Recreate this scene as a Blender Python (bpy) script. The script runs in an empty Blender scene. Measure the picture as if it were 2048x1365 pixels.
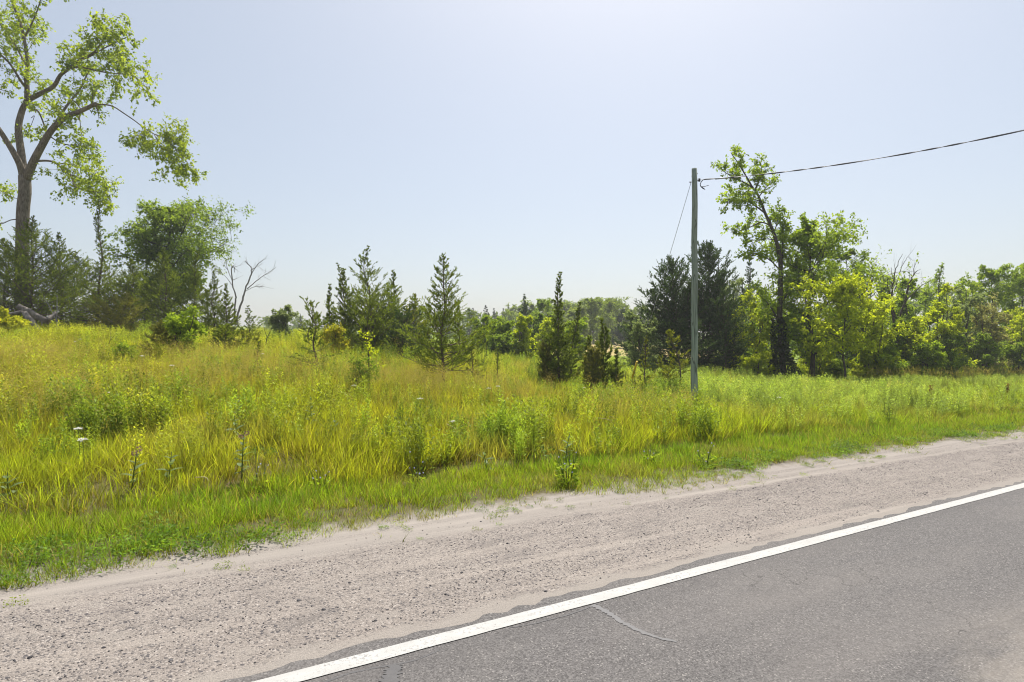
import bpy, math, random
import numpy as np
from mathutils import Vector

# ------------------------------------------------------------------ camera, sky, sun, exposure
S = bpy.context.scene
COL = S.collection
R = math.radians
cam_d = bpy.data.cameras.new('camera'); cam = bpy.data.objects.new('camera', cam_d); COL.objects.link(cam)
cam_d.sensor_width = 36.0; cam_d.lens = 20.0; cam_d.clip_start = 0.05; cam_d.clip_end = 5000
cam.location = (0, 0, 1.6); cam.rotation_euler = (R(90.38), 0, 0)
S.camera = cam

SUN_EL, SUN_AZ = 62.0, 16.0           # azimuth clockwise from +Y
W = bpy.data.worlds.new('World'); S.world = W; W.use_nodes = True
nt = W.node_tree; nt.nodes.clear()
sky = nt.nodes.new('ShaderNodeTexSky'); sky.sky_type = 'NISHITA'; sky.sun_disc = False
sky.sun_elevation = R(SUN_EL); sky.sun_rotation = R(SUN_AZ); sky.altitude = 250
sky.air_density = 1.0; sky.dust_density = 3.3; sky.ozone_density = 1.0
bg = nt.nodes.new('ShaderNodeBackground'); bg.inputs[1].default_value = 0.074
wo = nt.nodes.new('ShaderNodeOutputWorld')
veil = nt.nodes.new('ShaderNodeMix'); veil.data_type = 'RGBA'; veil.blend_type = 'ADD'; veil.inputs[0].default_value = 1.0
veil.inputs[7].default_value = (2.38, 2.46, 2.28, 1)          # even milky summer haze over the whole sky
nt.links.new(sky.outputs[0], veil.inputs[6]); nt.links.new(veil.outputs[2], bg.inputs[0]); nt.links.new(bg.outputs[0], wo.inputs[0])

sd = bpy.data.lights.new('sun', 'SUN'); sun = bpy.data.objects.new('sun', sd); COL.objects.link(sun)
sd.energy = 4.8; sd.angle = R(0.53); sd.color = (1.0, 0.95, 0.87)
sun.location = (10, 40, 60)
_az, _el = R(SUN_AZ), R(SUN_EL)
to_sun = Vector((math.sin(_az)*math.cos(_el), math.cos(_az)*math.cos(_el), math.sin(_el)))
sun.rotation_euler = to_sun.to_track_quat('Z', 'Y').to_euler()

S.view_settings.view_transform = 'Standard'; S.view_settings.look = 'None'
S.view_settings.gamma = 1.0; S.view_settings.use_curve_mapping = False
S.view_settings.exposure = 0.48
S.render.engine = 'CYCLES'
S.cycles.max_bounces = 8; S.cycles.diffuse_bounces = 6; S.cycles.glossy_bounces = 2
S.cycles.transmission_bounces = 6; S.cycles.volume_bounces = 0; S.cycles.transparent_max_bounces = 4
S.cycles.use_denoising = True
S.cycles.filter_width = 1.1
S.cycles.sample_clamp_indirect = 6.0
try: S.cycles.denoising_input_passes = 'RGB_ALBEDO_NORMAL'
except Exception: pass

# ------------------------------------------------------------------ numbers of the place
F, HZ, CX = 1138.0, 690.0, 1024.0      # the photograph's lens, used to read sizes and distances off it
TH = R(59.6); CS, SN = math.cos(TH), math.sin(TH)   # the road runs 60 degrees right of the view

def sstep(a, b, x):
    t = np.clip((x-a)/(b-a), 0, 1); return t*t*(3-2*t)

def vnoise(x, y, s, seed=0):
    """smooth value noise 0..1"""
    x = np.asarray(x, float)/s + seed*17.31; y = np.asarray(y, float)/s - seed*9.77
    xi, yi = np.floor(x), np.floor(y); fx, fy = x-xi, y-yi
    fx = fx*fx*(3-2*fx); fy = fy*fy*(3-2*fy)
    def h(a, b):
        n = np.sin(a*127.1+b*311.7+seed*74.7)*43758.5453
        return n-np.floor(n)
    return (h(xi, yi)*(1-fx)+h(xi+1, yi)*fx)*(1-fy)+(h(xi, yi+1)*(1-fx)+h(xi+1, yi+1)*fx)*fy

def UV(x, y): return SN*x+CS*y, -CS*x+SN*y

def H(x, y):
    x = np.asarray(x, float); y = np.asarray(y, float)
    u, v = UV(x, y)
    rb = -0.018*60*np.tanh(u/60)
    e = np.maximum(v-10, 0)
    fr = 0.028*e*e/(e+6)+0.006*np.maximum(v-35, 0)
    hv = np.maximum(v-7.0, 0)
    hill = 1.42*(1-np.exp(-(hv/13.0)**1.5))*(1-sstep(-8.5, 5.0, x))
    far = np.exp(-((v-40)/60.)**2)
    hill = hill*np.where(v > 40, far, 1)
    ditch = -0.10*np.exp(-((v-6.9)/0.8)**2)
    ns = (vnoise(x, y, 3.1, 1)-0.5)*0.16*sstep(6, 10, v) + (vnoise(x, y, 1.1, 2)-0.5)*0.06*sstep(5.4, 7.5, v)
    edge = -0.03*sstep(3.12, 3.3, v) + 0.02*sstep(4.9, 5.8, v)
    nearside = -0.03*(1-sstep(-4.6, -4.4, v))
    return rb+fr+hill+ditch+ns+edge+nearside

def Hs(x, y): return float(H(x, y))
def P(px, py, z): return Vector(((px-CX)/F*z, z, 1.6+(HZ-py)/F*z))
def G(px, z):
    x = (px-CX)/F*z; return Vector((x, z, Hs(x, z)))
def hit(px, py):
    """the ground point seen at a spot of the photograph"""
    zs = np.concatenate([np.arange(2.4, 60, 0.03)])
    h = 1.6+(HZ-py)/F*zs; g = H((px-CX)/F*zs, zs)
    k = np.argmax(h < g)
    return G(px, float(zs[k])) if (h < g).any() else G(px, 40)

# ------------------------------------------------------------------ materials
def nmat(name):
    m = bpy.data.materials.new(name); m.use_nodes = True
    n = m.node_tree; n.nodes.clear(); o = n.nodes.new('ShaderNodeOutputMaterial'); return m, n, o
def N(n, t, **k):
    x = n.nodes.new(t)
    for a, b in k.items(): setattr(x, a, b)
    return x
def mixc(n, fac, a, b, blend='MIX'):
    x = n.nodes.new('ShaderNodeMix'); x.data_type = 'RGBA'; x.blend_type = blend
    for s, v in ((x.inputs[0], fac), (x.inputs[6], a), (x.inputs[7], b)):
        if isinstance(v, (int, float)): s.default_value = v
        elif isinstance(v, (tuple, list)): s.default_value = (*v[:3], 1)
        else: n.links.new(v, s)
    return x.outputs[2]
def mth(n, op, a, b=None, c=None, clamp=False):
    x = n.nodes.new('ShaderNodeMath'); x.operation = op; x.use_clamp = clamp
    for i, v in enumerate((a, b, c)):
        if v is None: continue
        if isinstance(v, (int, float)): x.inputs[i].default_value = v
        else: n.links.new(v, x.inputs[i])
    return x.outputs[0]
def mapr(n, v, a, b, c=0.0, d=1.0, smooth=False):
    x = n.nodes.new('ShaderNodeMapRange'); x.clamp = True
    if smooth: x.interpolation_type = 'SMOOTHSTEP'
    n.links.new(v, x.inputs[0])
    for i, q in enumerate((a, b, c, d)): x.inputs[i+1].default_value = q
    return x.outputs[0]
def noise(n, co, scale, detail=3, rough=0.55, dist=0.0):
    x = n.nodes.new('ShaderNodeTexNoise'); x.inputs['Scale'].default_value = scale; x.inputs['Detail'].default_value = detail
    x.inputs['Roughness'].default_value = rough; x.inputs['Distortion'].default_value = dist
    n.links.new(co, x.inputs['Vector']); return x.outputs[0]
def stretch(n, co, s):
    x = n.nodes.new('ShaderNodeMapping'); x.inputs['Scale'].default_value = s; n.links.new(co, x.inputs[0]); return x.outputs[0]
def objco(n): return N(n, 'ShaderNodeTexCoord').outputs['Object']
def princ(n, o, col, rough=0.8, spec=0.3, bump=None, bstr=0.4, bdist=0.01):
    p = N(n, 'ShaderNodeBsdfPrincipled')
    if isinstance(col, tuple): p.inputs['Base Color'].default_value = (*col, 1)
    else: n.links.new(col, p.inputs['Base Color'])
    if isinstance(rough, (int, float)): p.inputs['Roughness'].default_value = rough
    else: n.links.new(rough, p.inputs['Roughness'])
    p.inputs['Specular IOR Level'].default_value = spec
    if bump is not None:
        b = N(n, 'ShaderNodeBump'); b.inputs['Strength'].default_value = bstr; b.inputs['Distance'].default_value = bdist
        n.links.new(bump, b.inputs['Height']); n.links.new(b.outputs[0], p.inputs['Normal'])
    n.links.new(p.outputs[0], o.inputs[0]); return p

def leaf_mat(name, a, b, trans=0.45, tcol=None, rough=0.5, spec=0.12):
    """leaf-like: colours a..b picked per leaf, part of the light passes through"""
    m, n, o = nmat(name)
    at = N(n, 'ShaderNodeAttribute', attribute_name='tint')
    c = mixc(n, at.outputs['Fac'], a, b)
    p = N(n, 'ShaderNodeBsdfPrincipled'); n.links.new(c, p.inputs['Base Color'])
    p.inputs['Roughness'].default_value = rough; p.inputs['Specular IOR Level'].default_value = spec
    t = N(n, 'ShaderNodeBsdfTranslucent')
    tc = mixc(n, 1.0, c, tcol or (1.25, 1.2, 0.55), 'MULTIPLY'); n.links.new(tc, t.inputs[0])
    mx = N(n, 'ShaderNodeMixShader'); mx.inputs[0].default_value = trans
    n.links.new(p.outputs[0], mx.inputs[1]); n.links.new(t.outputs[0], mx.inputs[2]); n.links.new(mx.outputs[0], o.inputs[0])
    return m

def blade_mat(name, trans=0.5, base=(0.20, 0.17, 0.03)):
    """instanced herbage: the instance's own colour, dry and brown towards the foot of the blade"""
    m, n, o = nmat(name)
    ic = N(n, 'ShaderNodeAttribute', attribute_name='icol', attribute_type='INSTANCER')
    at = N(n, 'ShaderNodeAttribute', attribute_name='tint')
    ty = N(n, 'ShaderNodeAttribute', attribute_name='dry')
    c = mixc(n, at.outputs['Fac'], base, ic.outputs['Color'])
    lu = N(n, 'ShaderNodeAttribute', attribute_name='lum')
    c = mixc(n, 1.0, c, lu.outputs['Color'], 'MULTIPLY')
    c = mixc(n, ty.outputs['Fac'], c, (0.42, 0.36, 0.11))
    p = N(n, 'ShaderNodeBsdfPrincipled'); n.links.new(c, p.inputs['Base Color'])
    p.inputs['Roughness'].default_value = 0.5; p.inputs['Specular IOR Level'].default_value = 0.12
    t = N(n, 'ShaderNodeBsdfTranslucent')
    n.links.new(mixc(n, 1.0, c, (1.3, 1.22, 0.55), 'MULTIPLY'), t.inputs[0])
    mx = N(n, 'ShaderNodeMixShader'); mx.inputs[0].default_value = trans
    n.links.new(p.outputs[0], mx.inputs[1]); n.links.new(t.outputs[0], mx.inputs[2]); n.links.new(mx.outputs[0], o.inputs[0])
    return m

def bark_mat(name, a, b, sc=6.0):
    m, n, o = nmat(name); co = objco(n)
    f = noise(n, stretch(n, co, (1, 1, 0.22)), sc*3, 6, 0.65, 0.3)
    f2 = noise(n, co, sc*0.3, 3)
    c = mixc(n, mapr(n, f, 0.35, 0.65), a, b)
    c = mixc(n, mapr(n, f2, 0.5, 0.75, 0, 0.4), c, tuple(min(1, x*1.5) for x in b))
    princ(n, o, c, 0.9, 0.15, f, 0.8, 0.03); return m

M = {}
M['elm_bark'] = bark_mat('elm_bark', (0.085, 0.068, 0.05), (0.24, 0.205, 0.165))
M['dark_bark'] = bark_mat('dark_bark', (0.045, 0.036, 0.028), (0.12, 0.10, 0.08))
M['cedar_bark'] = bark_mat('cedar_bark', (0.07, 0.052, 0.04), (0.17, 0.13, 0.10))
M['dead_wood'] = bark_mat('dead_wood', (0.16, 0.145, 0.14), (0.34, 0.32, 0.31))
M['grey_log'] = bark_mat('grey_log', (0.11, 0.095, 0.082), (0.32, 0.285, 0.255), 3)
M['cedar'] = leaf_mat('cedar_foliage', (0.065, 0.105, 0.018), (0.27, 0.33, 0.05), 0.48, (1.15, 1.15, 0.5), 0.6, 0.1)
M['cedar_light'] = leaf_mat('light_cedar_foliage', (0.10, 0.135, 0.022), (0.36, 0.38, 0.055), 0.5, (1.2, 1.15, 0.5), 0.6, 0.1)
M['cedar_dark'] = leaf_mat('dark_cedar_foliage', (0.03, 0.06, 0.02), (0.125, 0.185, 0.055), 0.32, (1.05, 1.1, 0.6), 0.6, 0.12)
M['cedar_brown'] = leaf_mat('browned_cedar_foliage', (0.09, 0.12, 0.025), (0.30, 0.29, 0.07), 0.45, None, 0.6, 0.1)
M['elm'] = leaf_mat('elm_leaves', (0.14, 0.22, 0.022), (0.40, 0.48, 0.045), 0.62)
M['green'] = leaf_mat('green_leaves', (0.14, 0.23, 0.022), (0.37, 0.48, 0.05), 0.62)
M['lime'] = leaf_mat('yellow_green_leaves', (0.28, 0.37, 0.022), (0.60, 0.66, 0.045), 0.65)
M['yellow'] = leaf_mat('yellowing_leaves', (0.32, 0.37, 0.03), (0.60, 0.60, 0.045), 0.6)
M['orange'] = leaf_mat('orange_tinged_leaves', (0.24, 0.34, 0.03), (0.55, 0.45, 0.05), 0.58)
M['grey'] = leaf_mat('grey_green_leaves', (0.15, 0.21, 0.07), (0.38, 0.44, 0.18), 0.55, (1.1, 1.1, 0.75))
M['mid'] = leaf_mat('mid_green_leaves', (0.11, 0.19, 0.028), (0.31, 0.41, 0.06), 0.6)
M['rosy'] = leaf_mat('brown_tinged_leaves', (0.22, 0.26, 0.07), (0.48, 0.47, 0.20), 0.58, (1.15, 1.05, 0.7))
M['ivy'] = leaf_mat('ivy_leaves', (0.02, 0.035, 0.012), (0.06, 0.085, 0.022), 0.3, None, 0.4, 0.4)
M['milkweed'] = leaf_mat('milkweed_leaves', (0.13, 0.19, 0.07), (0.25, 0.31, 0.14), 0.4, (1.1, 1.15, 0.6))
M['stem'] = leaf_mat('green_stems', (0.09, 0.13, 0.03), (0.16, 0.19, 0.05), 0.2)
M['white_flower'] = leaf_mat('white_florets', (0.62, 0.62, 0.56), (0.8, 0.8, 0.74), 0.3, (1, 1, 0.95))
M['blue_flower'] = leaf_mat('blue_florets', (0.34, 0.35, 0.55), (0.5, 0.5, 0.68), 0.3, (1, 1, 1))
M['pink_flower'] = leaf_mat('dusky_pink_florets', (0.22, 0.11, 0.12), (0.34, 0.19, 0.19), 0.3, (1, 1, 1))
M['rust'] = leaf_mat('rusty_seeds', (0.17, 0.05, 0.02), (0.28, 0.10, 0.035), 0.2, (1, 1, 1))
M['blade'] = blade_mat('grass_blades', 0.5)
M['herb'] = blade_mat('herb_leaves', 0.48, (0.10, 0.13, 0.03))
M['far_green'] = leaf_mat('far_leaves', (0.12, 0.19, 0.035), (0.30, 0.38, 0.07), 0.55)
M['far_dark'] = leaf_mat('far_needles', (0.025, 0.04, 0.02), (0.07, 0.09, 0.04), 0.2)

# ------------------------------------------------------------------ mesh helpers
def mesh(name, V, quads=None, tris=None, tint=None, smooth=False, attrs=None):
    V = np.asarray(V, np.float32).reshape(-1, 3)
    q = np.asarray(quads if quads is not None else [], np.int32).reshape(-1, 4)
    t = np.asarray(tris if tris is not None else [], np.int32).reshape(-1, 3)
    me = bpy.data.meshes.new(name)
    me.vertices.add(len(V)); me.vertices.foreach_set('co', V.ravel())
    nl = q.size+t.size
    if nl:
        me.loops.add(nl); me.loops.foreach_set('vertex_index', np.concatenate([q.ravel(), t.ravel()]))
        me.polygons.add(len(q)+len(t))
        st = np.concatenate([np.arange(len(q))*4, len(q)*4+np.arange(len(t))*3]).astype(np.int32)
        me.polygons.foreach_set('loop_start', st)
        if smooth: me.polygons.foreach_set('use_smooth', np.ones(len(q)+len(t), bool))
    if tint is not None:
        a = me.attributes.new('tint', 'FLOAT', 'POINT'); a.data.foreach_set('value', np.asarray(tint, np.float32))
    for k, v in (attrs or {}).items():
        a = me.attributes.new(k, 'FLOAT', 'POINT'); a.data.foreach_set('value', np.asarray(v, np.float32))
    me.update(calc_edges=True); me.validate()
    return me

def obj(name, me, m=None, parent=None, loc=None):
    if m is not None and not me.materials: me.materials.append(m)
    o = bpy.data.objects.new(name, me); COL.objects.link(o)
    if parent is not None: o.parent = parent
    if loc is not None: o.location = loc
    return o
def tag(o, label=None, cat=None, group=None, kind=None):
    for k, v in (('label', label), ('category', cat), ('group', group), ('kind', kind)):
        if v: o[k] = v
    return o
def thing(name, label, cat, loc=(0, 0, 0), group=None, rotz=0):
    o = bpy.data.objects.new(name, None); COL.objects.link(o); o.location = loc; o.rotation_euler = (0, 0, rotz)
    o.empty_display_size = 0.2
    return tag(o, label, cat, group)
def copy_tree(o, parent=None):
    c = o.copy(); COL.objects.link(c)
    if parent is not None: c.parent = parent
    for ch in list(o.children): copy_tree(ch, c)
    return c

class TB:
    """collects tubes and plain faces"""
    def __init__(s): s.V = []; s.Q = []; s.T = []; s.n = 0
    def tube(s, pts, rad, k=6, cap=True):
        p = np.asarray([tuple(q) for q in pts], float); r = np.broadcast_to(np.asarray(rad, float), (len(p),))
        d = np.gradient(p, axis=0); d /= np.linalg.norm(d, axis=1)[:, None]+1e-9
        ref = np.array([0., 0, 1]) if abs(d[0, 2]) < 0.9 else np.array([1., 0, 0])
        a = np.cross(d, ref); a /= np.linalg.norm(a, axis=1)[:, None]+1e-9
        for i in range(1, len(p)):
            if a[i]@a[i-1] < 0: a[i] = -a[i]
        b = np.cross(d, a)
        an = np.arange(k)*2*math.pi/k
        ring = p[:, None]+r[:, None, None]*(np.cos(an)[None, :, None]*a[:, None]+np.sin(an)[None, :, None]*b[:, None])
        s.V.append(ring.reshape(-1, 3)); i0 = s.n
        for i in range(len(p)-1):
            A = i0+i*k+np.arange(k); B = i0+i*k+(np.arange(k)+1) % k
            s.Q.append(np.stack([A, B, B+k, A+k], 1))
        s.n += len(p)*k
        if cap:
            for e, fl in ((0, True), (len(p)-1, False)):
                s.V.append(p[e][None]); c = s.n; s.n += 1
                A = i0+e*k+np.arange(k); B = i0+e*k+(np.arange(k)+1) % k
                s.T.append(np.stack([B, A, np.full(k, c)] if fl else [A, B, np.full(k, c)], 1))
    def sticks(s, p0, p1, r):
        """many thin three-sided twigs at once"""
        p0 = np.asarray(p0); p1 = np.asarray(p1); n = len(p0)
        if not n: return
        d = p1-p0; d /= np.linalg.norm(d, axis=1)[:, None]+1e-9
        ref = np.where(np.abs(d[:, 2:3]) < 0.9, [[0, 0, 1.]], [[1., 0, 0]])
        a = np.cross(d, ref); a /= np.linalg.norm(a, axis=1)[:, None]+1e-9; b = np.cross(d, a)
        r = np.broadcast_to(np.asarray(r, float), (n,))[:, None]
        v = np.empty((n, 4, 3))
        for j, an in enumerate((0, 2.1, 4.2)): v[:, j] = p0+r*(math.cos(an)*a+math.sin(an)*b)
        v[:, 3] = p1
        i0 = s.n+4*np.arange(n)
        for x, y in ((0, 1), (1, 2), (2, 0)): s.T.append(np.stack([i0+x, i0+y, i0+3], 1))
        s.V.append(v.reshape(-1, 3)); s.n += 4*n
    def box(s, c, h, R3=None):
        c = np.asarray(c, float); h = np.asarray(h, float)
        v = np.array([[x, y, z] for x in (-1, 1) for y in (-1, 1) for z in (-1, 1)], float)*h
        if R3 is not None: v = v@np.asarray(R3).T
        s.V.append(v+c); i = s.n
        s.Q.append(i+np.array([[0, 1, 3, 2], [4, 6, 7, 5], [0, 4, 5, 1], [2, 3, 7, 6], [0, 2, 6, 4], [1, 5, 7, 3]])); s.n += 8
    def mesh(s, name, smooth=True):
        V = np.concatenate(s.V) if s.V else np.zeros((0, 3))
        return mesh(name, V, np.concatenate(s.Q) if s.Q else None, np.concatenate(s.T) if s.T else None, smooth=smooth)

class LB:
    """collects leaves: each a folded four-cornered blade"""
    def __init__(s, seed): s.r = np.random.default_rng(seed); s.V = []; s.t = []; s.n = 0
    def add(s, pos, ax, nor, ln, wd, tint=None, fold=0.18):
        pos = np.asarray(pos, float); n = len(pos)
        if not n: return
        ax = ax/(np.linalg.norm(ax, axis=1)[:, None]+1e-9)
        sd = np.cross(ax, nor); sd /= np.linalg.norm(sd, axis=1)[:, None]+1e-9
        nn = np.cross(sd, ax)
        ln = np.broadcast_to(np.asarray(ln, float), (n,))[:, None]; wd = np.broadcast_to(np.asarray(wd, float), (n,))[:, None]
        v = np.empty((n, 4, 3))
        v[:, 0] = pos; v[:, 2] = pos+ax*ln-nn*ln*0.12
        md = pos+ax*ln*0.48+nn*wd*fold
        v[:, 1] = md+sd*wd*0.5; v[:, 3] = md-sd*wd*0.5
        s.V.append(v.reshape(-1, 3)); s.n += n
        t = s.r.random(n) if tint is None else np.broadcast_to(tint, (n,))
        s.t.append(np.repeat(t, 4))
    def unit(s, n):
        v = s.r.normal(size=(n, 3)); return v/(np.linalg.norm(v, axis=1)[:, None]+1e-9)
    def mesh(s, name):
        V = np.concatenate(s.V) if s.V else np.zeros((0, 3))
        q = np.arange(len(V)).reshape(-1, 4)
        return mesh(name, V, q, None, np.concatenate(s.t) if s.t else None)

def smooth_path(pts, k=4):
    """Catmull-Rom through points"""
    p = [Vector(q) for q in pts]
    if len(p) < 3: return p
    p = [p[0]*2-p[1]]+p+[p[-1]*2-p[-2]]; out = []
    for i in range(1, len(p)-2):
        for j in range(k):
            t = j/k; a, b, c, d = p[i-1], p[i], p[i+1], p[i+2]
            out.append(0.5*((2*b)+(c-a)*t+(2*a-5*b+4*c-d)*t*t+(3*b-a-3*c+d)*t**3))
    out.append(p[-2]); return out

# ------------------------------------------------------------------ broadleaf growth
def leafy(tb, lb, path, rng, n_sub, sub_len, t0=0.3, n_twig=5, twig=0.35, n_leaf=9, leaf=0.09, droop=0.1, up=0.3, r0=0.03, spread=1.0, tclump=0.3, wid=0.62):
    """sub-branches, twigs and leaves along one limb"""
    pa = np.asarray([tuple(q) for q in path]); m = len(pa)
    seg = np.linalg.norm(np.diff(pa, axis=0), axis=1); cum = np.concatenate([[0], np.cumsum(seg)]); L = cum[-1]
    TS, TD = [], []
    for j in range(n_sub):
        t = t0+(1-t0)*((j+rng.random())/n_sub) if j < n_sub-1 else 1.0
        d_ = t*L; i = min(m-2, int(np.searchsorted(cum, d_)-1)); i = max(i, 0)
        f = (d_-cum[i])/(seg[i]+1e-9); p = pa[i]*(1-f)+pa[i+1]*f; dr = (pa[i+1]-pa[i])/(seg[i]+1e-9)
        rv = rng.normal(size=3); rv /= np.linalg.norm(rv)
        d = dr*0.55+rv*spread+np.array([0, 0, up]); d /= np.linalg.norm(d)
        ln = sub_len*(0.55+0.7*rng.random())*(1.15-0.45*t)
        e1 = p+d*ln*0.5+np.array([0, 0, 0.04*ln]); e2 = p+d*ln-np.array([0, 0, droop*ln])
        tb.tube([p, e1, e2], [r0*(1.2-0.6*t), r0*0.6, r0*0.22], 3, False)
        k = n_twig
        tt = 0.2+0.8*rng.random(k)[:, None]
        s0 = np.where(tt < 0.5, p+(e1-p)*tt*2, e1+(e2-e1)*(tt-0.5)*2)
        rd = rng.normal(size=(k, 3)); rd /= np.linalg.norm(rd, axis=1)[:, None]
        td = d*0.6+rd*0.8+np.array([0, 0, up*0.4-droop]); td /= np.linalg.norm(td, axis=1)[:, None]
        TS.append(s0); TD.append(td*(twig*(0.6+0.8*rng.random(k)))[:, None])
    if not TS: return
    TS = np.concatenate(TS); TD = np.concatenate(TD)
    tb.sticks(TS, TS+TD, r0*0.22)
    k = n_leaf; n = len(TS)
    tt = (0.15+0.9*rng.random((n, k)))[..., None]
    pos = (TS[:, None]+TD[:, None]*tt).reshape(-1, 3)
    pos += rng.normal(size=pos.shape)*twig*0.10
    rd = rng.normal(size=pos.shape); rd /= np.linalg.norm(rd, axis=1)[:, None]
    td = np.repeat(TD/(np.linalg.norm(TD, axis=1)[:, None]+1e-9), k, 0)
    ax = td*0.6+rd*0.8+np.array([0, 0, -0.25])
    no = rd[:, ::-1]*0.75+np.array([0, 0, 0.8])
    cl = np.repeat(rng.random(n), k)
    ti = np.clip(cl*tclump+(1-tclump)*rng.random(n*k), 0, 1)
    s = leaf*(0.65+0.7*rng.random(n*k))
    lb.add(pos, ax, no, s, s*wid, ti)

def auto_broadleaf(seed, h, base, rad, n_limb=14, mat='green', leaf=0.1, dens=1.0, trunk_r=None, lean=(0, 0), stems=1, prof=None, up=0.55, bark='dark_bark', droop=0.08, n_leaf=9, sub=7, wid=0.62):
    """one tree or shrub: trunk mesh and crown mesh"""
    rng = np.random.default_rng(seed); tb = TB(); lb = LB(seed)
    tr = trunk_r or h*0.012
    prof = prof or (lambda t: math.sin(math.pi*(0.16+0.74*t))**0.8); ph = rng.random()*6.28
    for s in range(stems):
        a = 2*math.pi*(s+rng.random()*0.7)/max(1, stems); off = 0 if stems == 1 else rad*0.35*(0.4+rng.random())
        hh = h*(1 if s == 0 else 0.72+0.25*rng.random())
        pts = []
        for i in range(6):
            t = i/5
            pts.append(Vector((math.cos(a)*off*t+lean[0]*t*t+rng.normal()*0.012*h*(t > 0), math.sin(a)*off*t+lean[1]*t*t+rng.normal()*0.012*h*(t > 0), -0.12+(hh+0.12)*t)))
        path = smooth_path(pts, 3); m = len(path)
        tb.tube(path, [tr*(1-0.88*i/(m-1))+0.004+(0.5*tr*max(0, 1-i/2) if stems == 1 else 0) for i in range(m)], 7)
        nl = max(3, int(n_limb/stems)); az0 = rng.random()*7
        for j in range(nl):
            t = (j+rng.random())/nl; z = base+(0.98-base)*t
            p = path[min(m-1, int(z*(m-1)))].lerp(path[min(m-1, int(z*(m-1))+1)], (z*(m-1)) % 1)
            az = az0+j*2.4+rng.normal()*0.4
            ln = rad*max(0.12, prof(t))*(0.55+0.7*rng.random())*(1+0.22*math.cos(az-ph))*(1.4 if rng.random() < 0.12 else 1)/(1 if stems == 1 else 1.25)
            el = up*(0.12+1.4*t)+rng.normal()*0.18
            d = Vector((math.cos(az)*math.cos(el), math.sin(az)*math.cos(el), math.sin(el)))
            w = Vector(rng.normal(size=3)*0.12*ln)
            limb = smooth_path([p, p+d*ln*0.5+w, p+d*ln+Vector((0, 0, (0.12-droop)*ln))+w*0.5], 3)
            q = len(limb); r = max(0.008, tr*0.42*(1-0.6*t))
            tb.tube(limb, [r*(1-0.85*i/(q-1)) for i in range(q)], 4, False)
            leafy(tb, lb, limb, rng, max(2, int(sub*dens*1.2)), max(0.18, ln*0.42), 0.2, max(2, int(6*dens)), max(0.16, ln*0.2), n_leaf, leaf, droop, 0.25, max(0.006, r*0.4), wid=wid)
    return tb.mesh('trunk'), lb.mesh('crown')

def plant_tree(name, label, cat, loc, meshes, mat, bark='dark_bark', group=None, rotz=0, sc=1.0):
    t = thing(name, label, cat, loc, group, rotz); t.scale = (sc, sc, sc)
    stem_name = 'trunk' if cat in ('tree', 'sapling') else 'stems'
    obj(stem_name, meshes[0], M[bark], t)
    c = obj('crown' if cat == 'tree' else 'foliage', meshes[1], M[mat], t); c['kind'] = 'stuff'
    return t

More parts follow.
